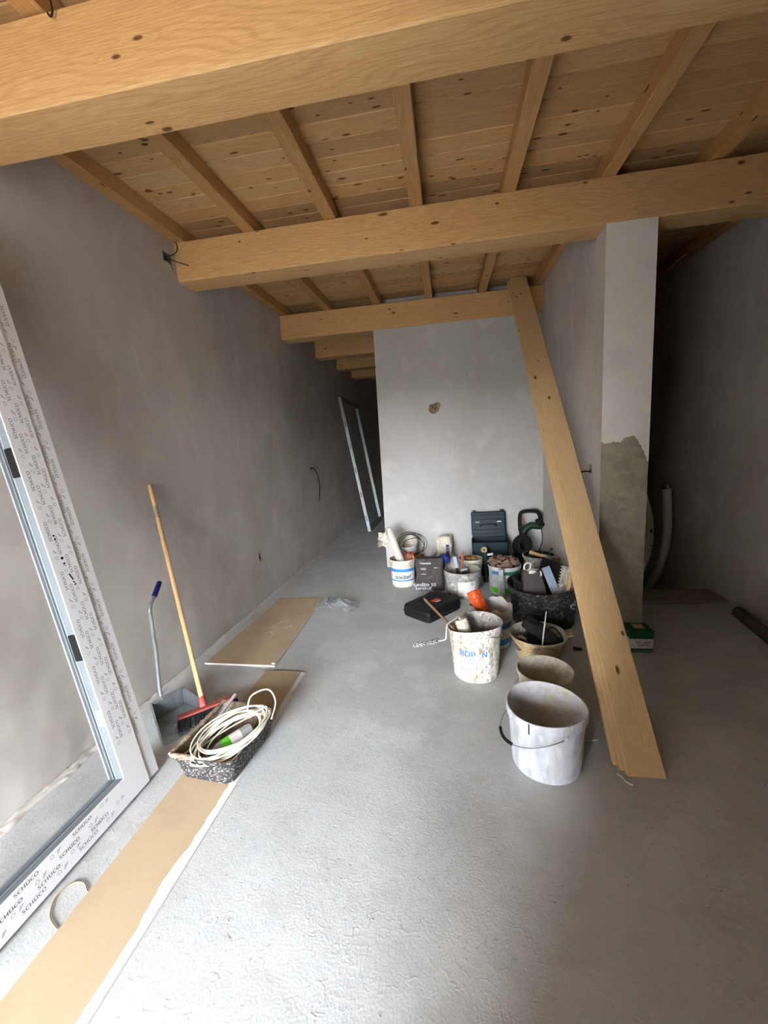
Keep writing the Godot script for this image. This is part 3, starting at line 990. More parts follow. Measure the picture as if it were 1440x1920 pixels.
# ------------------------------------------------------------------ window frame leaning on the left wall
func build_window_frame() -> void:
	var upv := Vector3(-0.163, 0.9866, 0).normalized()
	var front := Vector3(0.9866, 0.163, 0).normalized()
	var bs := Basis(Vector3(0, 0, -1), upv, front)
	var t := thing("window_frame", "white window frame in printed protective film, leaning on the left wall", "window frame", Vector3(-1.441, 0.017, -1.498), bs)
	var W := 1.15
	var H := 2.42
	# each member: list of [reach from outer edge, z0, z1, material]
	var steps := [[0.113, -0.005, 0.0, M.white_film], [0.104, -0.046, -0.005, M.alu], [0.106, -0.051, -0.046, M.gasket], [0.102, -0.060, -0.051, M.alu], [0.108, -0.066, -0.060, M.alu], [0.103, -0.074, -0.066, M.alu], [0.114, -0.082, -0.074, M.gasket]]
	for s in 4:
		var stile := s < 2
		var own := part(["stile", "stile", "bottom_rail", "top_rail"][s], null, M.white_film, t)
		for g in steps.size():
			var q: Array = steps[g]
			var d: float = q[0]
			var poly: PackedVector2Array
			match s:   # mitred corners
				0: poly = PackedVector2Array([Vector2(0, 0), Vector2(0, H), Vector2(-d, H - d), Vector2(-d, d)])
				1: poly = PackedVector2Array([Vector2(-W, 0), Vector2(-W, H), Vector2(-W + d, H - d), Vector2(-W + d, d)])
				2: poly = PackedVector2Array([Vector2(0, 0), Vector2(-W, 0), Vector2(-W + d, d), Vector2(-d, d)])
				_: poly = PackedVector2Array([Vector2(0, H), Vector2(-W, H), Vector2(-W + d, H - d), Vector2(-d, H - d)])
			var m := prism_mesh(poly, q[2] - q[1], Transform3D(Basis(), Vector3(0, 0, q[1])))
			if g == 0:
				own.mesh = m
			else:
				part(["face", "channel", "gasket", "groove", "bead", "groove", "lip"][g], m, q[3], own)
		if s == 0:
			var st := start()
			for y in [1.54, 0.737]:
				part("strike_plate", box_mesh(Vector3(0.012, 0.118, 0.036), 0.002), M.black, own, Transform3D(Basis(), Vector3(-0.106, y, -0.028)))
			part("sticker", box_mesh(Vector3(0.0012, 0.075, 0.03), 0.0003), M.label_white, own, Transform3D(Basis(), Vector3(-0.1048, 0.40, -0.028)))
			for h in [[-0.068, 1.222, 0.004], [-0.066, 1.205, 0.004], [-0.063, 1.122, 0.006], [-0.060, 1.098, 0.004], [-0.046, 1.01, 0.0035], [-0.044, 0.998, 0.0035]]:
				lathe(st, [Vector2(0, 0.0), Vector2(h[2], 0.0), Vector2(h[2], 0.0008), Vector2(0, 0.0008)], 10, null, Transform3D(Basis(Vector3.RIGHT, PI / 2), Vector3(h[0], h[1], 0.0)))
			bar(st, Vector3(-0.056, 1.05, 0.0005), Vector3(-0.046, 1.02, 0.0005), 0.006, 0.001, 0.0003, Vector3.BACK)
			part("screw_hole", done(st), M.black, own)
	# outer frame showing behind it at the far side
	var st2 := start()
	span_box(st2, Vector3(0.0, 0.0, -0.105), Vector3(0.068, H + 0.06, -0.005), 0.002)
	span_box(st2, Vector3(-W - 0.066, H, -0.105), Vector3(0.0, H + 0.06, -0.012), 0.002)
	span_box(st2, Vector3(-W - 0.066, 0.0, -0.105), Vector3(-W, H, -0.012), 0.002)
	span_box(st2, Vector3(-W, 0.0, -0.105), Vector3(0.0, 0.05, -0.083), 0.002)
	var outer := part("outer_frame", done(st2), M.white_film, t)
	# film print
	var word := "SCHÜCO"
	var P := 0.2155
	var ink := start()
	var soft := start()
	for c in [[-0.085, 1.673, -9, 8], [-0.063, 1.612, -9, 8], [-0.041, 1.738, -9, 8], [-0.019, 1.679, -9, 8]]:
		for k in range(-3, 8):
			var y: float = c[1] - P * k
			if y > 0.29 and y < H - 0.1:
				var x: float = c[0]
				letters(ink, word, 0.0125, func(a: float, b: float) -> Vector3: return Vector3(x - b, y + a, 0.0006), Vector3.BACK, false, false, 1.25)
			if y - P / 2 > 0.26 and y - P / 2 < H - 0.1:
				icon(soft, Vector3(c[0], y - P / 2, 0.0006), Vector3(0, 1, 0), Vector3(-1, 0, 0))
	part("film_print", done(ink), M.ink, t)
	part("film_pictogram", done(soft), M.ink_soft, t)
	ink = start()
	soft = start()
	for c in [[0.0185, 1.781], [0.0365, 1.72]]:
		for k in range(-3, 8):
			var y: float = c[1] - P * k
			if y > 0.27 and y < H - 0.05:
				var x: float = c[0]
				letters(ink, word, 0.0125, func(a: float, b: float) -> Vector3: return Vector3(x + b, y - a, -0.0044), Vector3.BACK, false, false, 1.25)
			if y - P / 2 > 0.24:
				icon(soft, Vector3(c[0], y - P / 2, -0.0044), Vector3(0, -1, 0), Vector3(1, 0, 0))
	part("film_print", done(ink), M.ink, outer)
	part("film_pictogram", done(soft), M.ink_soft, outer)
	ink = start()
	soft = start()
	for c in [[0.099, -0.33], [0.071, -0.393], [0.05, -0.265], [0.029, -0.325]]:
		for k in 4:
			var x: float = c[1] - P * k
			var y: float = c[0]
			letters(ink, word, 0.0125, func(a: float, b: float) -> Vector3: return Vector3(x + a, y + b, 0.0006), Vector3.BACK, false, false, 1.25)
			icon(soft, Vector3(x + P / 2 - 0.01, y, 0.0006), Vector3(1, 0, 0), Vector3(0, 1, 0))
	part("film_print", done(ink), M.ink, t)
	part("film_pictogram", done(soft), M.ink_soft, t)

func icon(st: SurfaceTool, at: Vector3, along: Vector3, up: Vector3) -> void:
	# a little house outline and a slanted pencil
	var n := along.cross(up)
	var a := [Vector2(-0.012, -0.005), Vector2(-0.012, 0.003), Vector2(-0.006, 0.008), Vector2(0.0, 0.003), Vector2(0.0, -0.005)]
	for i in a.size():
		var p: Vector2 = a[i]
		var q: Vector2 = a[(i + 1) % a.size()]
		bar(st, at + along * p.x + up * p.y, at + along * q.x + up * q.y, 0.0013, 0.0002, 0.0, n)
	bar(st, at + along * 0.012 - up * 0.006, at + along * 0.028 + up * 0.006, 0.003, 0.0002, 0.0, n)
	bar(st, at + along * 0.014 + up * 0.002, at + along * 0.020 + up * 0.006, 0.0018, 0.0002, 0.0, n)

# ------------------------------------------------------------------ planks leaning on the third beam
func build_planks() -> void:
	var F := Vector3(0.824, 0.006, -1.727)
	var T := Vector3(0.832, 3.255, -4.90)
	var dir := (T - F).normalized()
	var nrm := Vector3(1, 0, 0).cross(dir)
	if nrm.y < 0:
		nrm = -nrm
	var side := dir.cross(nrm)
	var says := ["uppermost of the leaning spruce planks, its full face showing, reaching the floor nearest", "middle one of the leaning spruce planks, a narrow edge showing left of the top plank", "lowest of the leaning spruce planks, hidden under the other two"]
	for i in 3:
		var off := -nrm * (0.0215 * i) + Vector3(-0.016 * i, 0, 0)
		var foot := F + off
		# slide along the plank until its foot stands on the floor
		foot += dir * ((0.004 - foot.y) / dir.y) 
		foot.y = maxf(foot.y, 0.0)
		var L := 4.545 - 0.02 * i
		var st := start()
		var w := 0.158
		# tongue-and-groove section (sideways, thickness)
		var sec := PackedVector2Array([Vector2(-w / 2, -0.020), Vector2(w / 2 - 0.003, -0.020), Vector2(w / 2, -0.014), Vector2(w / 2 + 0.005, -0.014), Vector2(w / 2 + 0.005, -0.008), Vector2(w / 2, -0.008), Vector2(w / 2, -0.003), Vector2(w / 2 - 0.003, 0.0), Vector2(-w / 2 + 0.003, 0.0), Vector2(-w / 2, -0.003)])
		var m := plank_mesh(sec, L, 0.9 * i, 0.06 + 0.13 * i)
		var bs := Basis(side, nrm, dir)
		if bs.determinant() < 0:
			bs = Basis(-side, nrm, dir)
		solo("spruce_plank", m, M.plank, says[i], "plank", Transform3D(bs, foot), "planks leaning across the pillar")

func plank_mesh(sec: PackedVector2Array, L: float, u0: float, v0: float) -> ArrayMesh:
	var st := start()
	var ccw := not Geometry2D.is_polygon_clockwise(sec)
	var run := 0.0
	for i in sec.size():
		var a := sec[i]
		var b := sec[(i + 1) % sec.size()]
		var e := b - a
		var n2 := Vector2(e.y, -e.x) * (1.0 if ccw else -1.0)
		quad(st, Vector3(a.x, a.y, 0), Vector3(b.x, b.y, 0), Vector3(b.x, b.y, L), Vector3(a.x, a.y, L), Vector3(n2.x, n2.y, 0), Vector2(u0, v0 + run), Vector2(u0, v0 + run + e.length()), Vector2(u0 + L, v0 + run + e.length()), Vector2(u0 + L, v0 + run))
		run += e.length()
	var idx := Geometry2D.triangulate_polygon(sec)
	for f in [0.0, L]:
		for i in range(0, idx.size(), 3):
			var p := [sec[idx[i]], sec[idx[i + 1]], sec[idx[i + 2]]]
			tri(st, Vector3(p[0].x, p[0].y, f), Vector3(p[1].x, p[1].y, f), Vector3(p[2].x, p[2].y, f), Vector3(0, 0, 1 if f > 0 else -1), p[0], p[1], p[2])
	return done(st)
# ------------------------------------------------------------------ buckets
# a tapering pail: shell, crusted inside, wire bail; R is the rim radius, k the ratio of base to rim
func pail(called: String, label: String, at: Vector3, R: float, H: float, k: float, outer: Material, inner: Material, opt := {}) -> Node3D:
	var t := thing(called, label, opt.get("category", "bucket"), at, opt.get("basis", Basis()), opt.get("group", ""))
	var rb := R * k
	var rim: float = opt.get("rim", 0.03)
	var lip: float = opt.get("lip", 0.006)
	var warp = opt.get("warp", null)
	var wall := func(y: float) -> float: return lerpf(rb, R - lip, y / H)
	var prof := [Vector2(0, 0.003), Vector2(rb - 0.012, 0.003), Vector2(rb - 0.008, 0.0), Vector2(rb - 0.002, 0.002), Vector2(rb, 0.008)]
	for i in 5:
		prof.append(Vector2(wall.call(H * (0.12 + 0.15 * i)), H * (0.12 + 0.15 * i)))
	for g in opt.get("ribs", []):
		prof.append(Vector2(wall.call(g), g)); prof.append(Vector2(wall.call(g) + 0.004, g + 0.002)); prof.append(Vector2(wall.call(g) + 0.004, g + 0.006)); prof.append(Vector2(wall.call(g), g + 0.008))
	prof.append(Vector2(wall.call(H - rim), H - rim))
	prof.append(Vector2(R - 0.001, H - rim + 0.001))
	prof.append(Vector2(R, H - rim + 0.004))
	prof.append(Vector2(R, H - 0.003))
	prof.append(Vector2(R - 0.0015, H))
	prof.append(Vector2(R - lip + 0.0015, H))
	part("shell", lathe_mesh(prof, 56, warp, 1.0 / (H + rb)), outer, t)
	var ins := [Vector2(R - lip + 0.0015, H)]
	for i in 6:
		var y := H * (0.9 - 0.17 * i)
		ins.append(Vector2(wall.call(y) - 0.004, y))
	ins.append(Vector2(rb - 0.008, opt.get("fill", 0.008)))
	ins.append(Vector2(0, opt.get("fill", 0.008)))
	part("inside", lathe_mesh(ins, 56, warp, 1.0 / (H + rb)), inner, t)
	if opt.has("bail"):
		# [angle of the ear, drop, outward reach]
		var b: Array = opt.bail
		var e1 := Vector3(sin(b[0]), 0, cos(b[0]))
		var ow: Vector3 = Vector3(sin(b[0] - PI / 2), 0, cos(b[0] - PI / 2)) * b[3]
		var ye := H - rim - 0.012
		var pts := []
		for i in 33:
			var a := PI * i / 32.0
			pts.append(Vector3(0, ye, 0) + e1 * cos(a) * (wall.call(ye) + 0.006) + ow * sin(a) * (R + b[2]) + Vector3(0, -b[1] * sin(a), 0))
		var h := part("bail", tube_mesh(pts, 0.0021, 6), M.wire, t)
		if opt.has("grip"):
			var gp := pts.slice(12, 20)
			part("grip", tube_mesh(gp, 0.0075, 10), opt.grip, h)
		for s in [-1.0, 1.0]:
			part("ear", box_mesh(Vector3(0.022, 0.024, 0.012), 0.003), outer, t, Transform3D(Basis(Vector3.UP, b[0]), Vector3(0, ye, 0) + e1 * s * (wall.call(ye) + 0.002)))
	return t

# lettering wrapped round a pail, centred at angle a0 and height y0
func pail_words(t: Node3D, words: String, hgt: float, a0: float, y0: float, R: float, H: float, k: float, mat: Material, serif := false, bold := false, wide := 1.0) -> void:
	var st := start()
	letters(st, words, hgt, func(x: float, y: float) -> Vector3:
		var yy := y0 + y
		var r := lerpf(R * k, R - 0.006, yy / H) + 0.0009
		var a := a0 + x / r
		return Vector3(r * sin(a), yy, r * cos(a)), Vector3(sin(a0), 0, cos(a0)), serif, bold, wide)
	part("lettering", done(st), mat, t)

# printed band round a pail between two heights and two angles
func pail_band(t: Node3D, called: String, y0: float, y1: float, a0: float, a1: float, R: float, H: float, k: float, mat: Material, lift := 0.0006) -> void:
	var st := start()
	var n := 28
	st.set_smooth_group(1)
	for i in n:
		var p := []
		for q in [[i, y0], [i + 1, y0], [i + 1, y1], [i, y1]]:
			var a := lerpf(a0, a1, float(q[0]) / n)
			var r: float = lerpf(R * k, R - 0.006, q[1] / H) + lift
			p.append(Vector3(r * sin(a), q[1], r * cos(a)))
		quad(st, p[0], p[1], p[2], p[3], Vector3(p[0].x, 0, p[0].z))
	part(called, done(st), mat, t)

func build_front_buckets() -> void:
	# big white pail nearest the viewer
	var sag := func(p: Vector3) -> Vector3:
		var a := atan2(p.x, p.z)
		return p + Vector3(p.x * 0.012 * cos(2 * a), 0.006 * sin(2 * a + 0.6) * pow(p.y / 0.295, 3), -p.z * 0.012)
	var t := pail("paint_bucket", "large white paint-smeared bucket standing empty nearest the viewer, beside the plank feet", Vector3(0.415, 0, -1.80), 0.18, 0.295, 0.86, M.pail_white, M.pail_white_in, {"rim": 0.042, "lip": 0.008, "warp": sag, "bail": [0.25, 0.085, 0.03, 1.0], "grip": M.black, "fill": 0.012})
	part("slot", box_mesh(Vector3(0.005, 0.05, 0.003), 0.001), M.black, t, Transform3D(Basis(Vector3.UP, -0.62), Vector3(0.181 * sin(-0.62), 0.265, 0.181 * cos(-0.62))))
	# cream pail right behind it
	pail("mortar_bucket", "cream mortar bucket with a dried beige crust, directly behind the big white one", Vector3(0.497, 0, -2.185), 0.152, 0.245, 0.8, M.pail_cream, M.pail_cream, {"rim": 0.018, "lip": 0.009, "bail": [0.1, 0.12, 0.012, 1.0], "fill": 0.015})
	# tan pan of tools
	t = pail("mortar_pan", "shallow tan mortar bucket holding a black power tool and a white stick", Vector3(0.586, 0, -2.785), 0.195, 0.172, 0.72, M.tan, M.crust, {"rim": 0.014, "lip": 0.010, "fill": 0.012})
	part("spout", prism_mesh(PackedVector2Array([Vector2(-0.05, -0.01), Vector2(0.05, -0.01), Vector2(0.03, 0.04), Vector2(-0.03, 0.04)]), 0.012, Transform3D(Basis(Vector3.UP, PI / 2) * Basis(Vector3.RIGHT, PI / 2), Vector3(0.188, 0.172, 0.0))), M.tan, t)
	part("hole", box_mesh(Vector3(0.008, 0.008, 0.003), 0.001), M.black, t, Transform3D(Basis(Vector3.UP, -0.18), Vector3(0.194 * sin(-0.18), 0.145, 0.194 * cos(-0.18))))
	# splattered bucket with faded blue lettering
	var R := 0.173
	var H := 0.349
	var dent := func(p: Vector3) -> Vector3:
		var f := pow(clampf(p.y / 0.349, 0, 1), 2)
		var a := atan2(p.x, p.z)
		return p + Vector3(p.x * 0.03 * f, f * (0.018 * sin(a) + 0.008 * cos(2 * a)), -p.z * 0.05 * f)
	t = pail("stained_bucket", "white bucket with faded blue lettering and brown splashes, a stick and paint roller inside", Vector3(0.143, 0, -2.55), R, H, 0.83, M.pail_dirty, M.crust, {"rim": 0.012, "lip": 0.006, "warp": dent, "bail": [0.42, 0.06, 0.008, -1.0], "ribs": [0.30], "fill": 0.05})
	pail_words(t, "ROP", 0.034, -0.38, 0.205, R + 0.001, H, 0.83, M.blue_label, false, true, 1.15)
	pail_words(t, "N", 0.034, 0.30, 0.203, R + 0.001, H, 0.83, M.blue_label, false, true, 1.15)
	# thin printed lines too small to read
	for ln in [[0.166, -0.35, -0.12], [0.144, -0.30, -0.10], [0.168, 0.02, 0.26], [0.13, 0.42, 0.62]]:
		pail_band(t, "small_print", ln[0], ln[0] + 0.0035, ln[1], ln[2], R, H, 0.83, M.blue_label, 0.0012)
	# bucket with torn rim and blue stripes behind it
	R = 0.160
	H = 0.298
	var torn := func(p: Vector3) -> Vector3:
		var f := smoothstep(0.9, 1.0, p.y / 0.298)
		var a := atan2(p.x, p.z)
		return p + Vector3(0, f * 0.012 * (sin(5 * a + 1.0) + 0.6 * sin(11 * a)), 0)
	t = pail("striped_bucket", "white bucket with blue stripes and a ragged rim, an orange block sticking out", Vector3(0.287, 0, -2.985), R, H, 0.88, M.pail_cream, M.pail_white_in, {"rim": 0.05, "lip": 0.006, "warp": torn, "ribs": [0.2, 0.215], "fill": 0.16})
	pail_band(t, "stripe", 0.155, 0.192, -1.5, 1.6, R, H, 0.88, M.blue_label)
	pail_band(t, "stripe", 0.03, 0.075, -1.5, 1.6, R, H, 0.88, M.blue_label)
	# rubble on top of its fill
	var st := start()
	var r := RandomNumberGenerator.new()
	r.seed = 8
	for i in 40:
		var a := r.randf() * TAU
		var d := sqrt(r.randf()) * 0.12
		lump(st, Vector3(d * sin(a), 0.165 + r.randf() * 0.03, d * cos(a)), Vector3.ONE * r.randf_range(0.008, 0.022), 0.5, 0.2, i, 7, 5)
	var rub := solo("plaster_rubble", done(st), M.mortar, "small lumps of dried plaster inside the blue-striped bucket", "rubble", Transform3D(Basis(), Vector3(0.287, 0, -2.985)))
	rub.set_meta("kind", "stuff")
	# black mortar tub
	var oval := func(p: Vector3) -> Vector3:
		var a := atan2(p.x, p.z)
		return p + Vector3(0, 0.01 * sin(a * 2.0) * pow(p.y / 0.33, 2), 0)
	t = pail("mortar_tub", "large round black mortar tub flecked with grey, full of trowels, in front of the partition", Vector3(0.752, 0, -3.39), 0.288, 0.325, 0.84, M.tub_black, M.tub_black, {"category": "tub", "rim": 0.035, "lip": 0.018, "warp": oval, "fill": 0.10})

func build_back_buckets() -> void:
	# white bucket with a pale blue label, left end of the row
	var R := 0.142
	var H := 0.302
	var at := Vector3(-0.525, 0, -4.312)
	var t := pail("labelled_bucket", "white bucket with light blue bands and black script, leftmost in the row by the wall", at, R, H, 0.88, M.pail_cream, M.crust, {"rim": 0.045, "lip": 0.006, "ribs": [0.225], "fill": 0.03})
	pail_band(t, "paper_label", 0.03, 0.215, -1.7, 1.7, R, H, 0.88, M.label_white, 0.0004)
	pail_band(t, "stripe", 0.175, 0.21, -1.6, 1.6, R, H, 0.88, M.blue_label, 0.0008)
	pail_band(t, "stripe", 0.07, 0.085, -1.6, 1.6, R, H, 0.88, M.blue_label, 0.0008)
	pail_words(t, "isoolne!", 0.040, 0.12, 0.118, R + 0.001, H, 0.88, M.ink, true, true, 0.9)
	# rolled plastic sheet standing in it
	var st := start()
	tube(st, [Vector3(0.05, 0.05, 0.03), Vector3(0.0, 0.22, 0.02), Vector3(-0.07, 0.42, 0.0), Vector3(-0.125, 0.60, -0.02), Vector3(-0.14, 0.64, -0.02)], [0.035, 0.042, 0.045, 0.04, 0.028], 14)
	var roll := thing("plastic_roll", "milky plastic sheet rolled up, standing in the leftmost bucket", "plastic sheet", at)
	part("roll", done(st), M.film_milky, roll)
	st = start()
	var nz := noise(0.05, 3, 61)
	var flap := func(u: float, v: float) -> Vector3:
		return Vector3(-0.13 - 0.13 * u + 0.02 * nz.get_noise_2d(u * 60, v * 60), 0.61 - 0.20 * v - 0.05 * u * (1 - v) + 0.02 * u, -0.01 + 0.04 * sin(u * 5.0 + v * 2.0) + 0.05 * nz.get_noise_2d(u * 70 + 30, v * 70))
	sheet(st, 16, 16, flap)
	part("loose_flap", done(st), M.film_milky, roll)
	# small pot with copper and black wires, behind
	pail("white_pot", "small white pot with loops of copper and black wire, behind the leftmost bucket", Vector3(-0.50, 0.225, -4.74), 0.128, 0.20, 0.8, M.pail_white, M.pail_cream, {"rim": 0.02, "lip": 0.006, "fill": 0.08, "basis": Basis(Vector3.RIGHT, 0.42)})
	solo("wooden_crate", box_mesh(Vector3(0.34, 0.18, 0.3), 0.004), M.old_wood, "low dark wooden box under the small white pot", "box", Transform3D(Basis(), Vector3(-0.5, 0.09, -4.78)))
	st = start()
	for i in 4:
		var pts := []
		var c := Vector3(-0.45 + 0.012 * i, 0.405 - 0.012 * i, -4.55 - 0.012 * i)
		var lean: float = [0.1, -0.35, 0.3, -0.1][i]
		for k in 28:
			var a := TAU * k / 28.0
			var w := Vector2([0.165, 0.15, 0.17, 0.12][i] * cos(a), [0.135, 0.11, 0.125, 0.09][i] * sin(a)).rotated(lean)
			pts.append(c + Vector3(w.x, w.y, 0.03 * sin(a * 2 + i)))
		tube(st, pts, 0.0035, 6, true)
	solo("black_cable_loops", done(st), M.black, "loose loops of thin black cable around the small white pot", "cable")
	st = start()
	var r := RandomNumberGenerator.new()
	r.seed = 4
	for i in 9:
		var a := Vector3(-0.56 + 0.02 * i, 0.30, -4.42)
		tube(st, curve_pts([a, a + Vector3(r.randf_range(-0.04, 0.04), 0.05, 0.03), a + Vector3(r.randf_range(-0.05, 0.05), 0.02, 0.07), a + Vector3(r.randf_range(-0.04, 0.06), -0.05, 0.08)], 5), 0.004, 6)
	solo("copper_offcuts", done(st), M.copper, "tangle of short copper wire ends on top of the leftmost bucket", "wire").set_meta("kind", "stuff")
	# dark paper sack
	t = thing("mortar_sack", "dark grey paper sack with white lettering, standing between two buckets", "sack", Vector3(-0.222, 0, -4.18))
	st = start()
	var list := []
	var nn := noise(0.15, 3, 15)
	for j in 15:
		var y := j / 14.0
		var ring := PackedVector3Array()
		var base := rrect(0.146 + 0.006 * sin(y * 9.0), 0.085 * (1.0 - 0.35 * pow(y, 3)), 0.045, y * 0.335, 6)
		for p in base:
			var w := nn.get_noise_3d(p.x * 60, p.y * 60, p.z * 60)
			ring.append(p + Vector3(p.x * 0.05, 0.02 * (p.x / 0.15) * y, p.z * 0.3) * w * 0.8 + Vector3(0, 0.018 * w if j > 12 else 0.0, 0))
		list.append(ring)
	rings(st, list, true, true, 2)
	part("bag", done(st), M.sack, t)
	for w in [["Geolite 10", 0.036, -0.052, 0.068, true, true], ["kerakoll", 0.034, -0.066, 0.028, false, true]]:
		st = start()
		letters(st, w[0], w[1], func(x: float, y: float) -> Vector3: return Vector3(w[2] + x, w[3] + y, 0.0965 + 0.001 * sin((w[2] + x) * 30)), Vector3.BACK, w[4], w[5])
		part("lettering", done(st), M.label_white, t)
	for ln in [[-0.09, 0.245, 0.06], [-0.085, 0.232, 0.05], [0.05, 0.25, 0.035], [-0.085, 0.185, 0.05], [-0.1, 0.30, 0.12], [-0.08, 0.29, 0.10]]:
		part("small_print", box_mesh(Vector3(ln[2], 0.004, 0.001), 0.0003), M.label_white, t, Transform3D(Basis(), Vector3(ln[0] + ln[2] / 2, ln[1], 0.0945 - maxf(0.0, ln[1] - 0.2) * 0.14)))
	# white wrapped sack with a blue stripe, behind
	t = thing("white_sack", "small crumpled white sack with a dark blue stripe, against the back wall", "sack", Vector3(-0.06, 0, -4.79))
	st = start()
	list = []
	for j in 14:
		var y := j / 13.0
		var ring := PackedVector3Array()
		for p in rrect(0.098 * (1.0 - 0.22 * pow(y, 6)), 0.085 * (1.0 - 0.5 * pow(y, 4)), 0.035, y * 0.425, 6):
			var w := nn.get_noise_3d(p.x * 70 + 40, p.y * 60, p.z * 70)
			ring.append(p + Vector3(p.x, 0, p.z) * w * 0.4 + Vector3(0, 0.03 * w * y, 0))
		list.append(ring)
	rings(st, list)
	part("bag", done(st), M.pail_cream, t)
	part("stripe", box_mesh(Vector3(0.036, 0.17, 0.004), 0.001), M.blue_dark, t, Transform3D(Basis(), Vector3(0.03, 0.26, 0.094)))
	st = start()
	letters(st, "D 2", 0.026, func(x: float, y: float) -> Vector3: return Vector3(0.03 - y, 0.295 + x, 0.0972), Vector3.BACK)
	part("lettering", done(st), M.label_white, t)
	# grey-crusted bucket with brushes
	t = pail("crusted_bucket", "bucket caked in grey paint, holding brushes, in the middle of the row", Vector3(0.115, 0, -4.007), 0.183, 0.262, 0.86, M.grey_paint, M.crust, {"rim": 0.055, "lip": 0.006, "ribs": [0.19], "fill": 0.05})
	pail_band(t, "paper_label", 0.03, 0.175, -0.3, 0.75, 0.183, 0.262, 0.86, M.label_white, 0.0008)
	pail_words(t, "U", 0.03, 0.55, 0.15, 0.184, 0.262, 0.86, M.blue_dark, false, true)
	pail("beige_bucket", "smaller beige bucket half hidden behind the grey-crusted one", Vector3(0.215, 0, -4.33), 0.128, 0.285, 0.85, M.pail_cream, M.tan, {"rim": 0.02, "fill": 0.2})
	# white bucket with green band and rags
	R = 0.163
	H = 0.281
	t = pail("green_label_bucket", "white bucket with a blue and green band, heaped with brown rags", Vector3(0.537, 0, -4.10), R, H, 0.88, M.pail_white, M.crust, {"rim": 0.03, "lip": 0.006, "fill": 0.15})
	pail_band(t, "stripe", 0.205, 0.24, -1.0, -0.32, R, H, 0.88, M.blue_label)
	pail_band(t, "stripe", 0.205, 0.24, -0.15, 1.2, R, H, 0.88, M.green_label)
	pail_band(t, "stripe", 0.01, 0.07, -1.2, 1.2, R, H, 0.88, M.lime)
	st = start()
	lump(st, Vector3(-0.03, 0.29, 0.02), Vector3(0.10, 0.075, 0.10), 0.55, 0.35, 31, 26, 16)
	lump(st, Vector3(0.07, 0.285, -0.03), Vector3(0.08, 0.06, 0.09), 0.6, 0.4, 32, 24, 14)
	lump(st, Vector3(-0.09, 0.30, -0.04), Vector3(0.06, 0.05, 0.07), 0.6, 0.4, 33, 20, 12)
	solo("brown_rags", done(st), M.cloth, "brown crumpled rags heaped on the green-banded bucket", "rags", Transform3D(Basis(), Vector3(0.537, 0, -4.10)))
	# round tub in the corner behind the black one
	pail("corner_tub", "dark-filled grey tub of tools in the corner by the partition", Vector3(0.925, 0, -4.36), 0.165, 0.30, 0.85, M.crust, M.black_matt, {"category": "tub", "rim": 0.02, "lip": 0.010, "fill": 0.2})
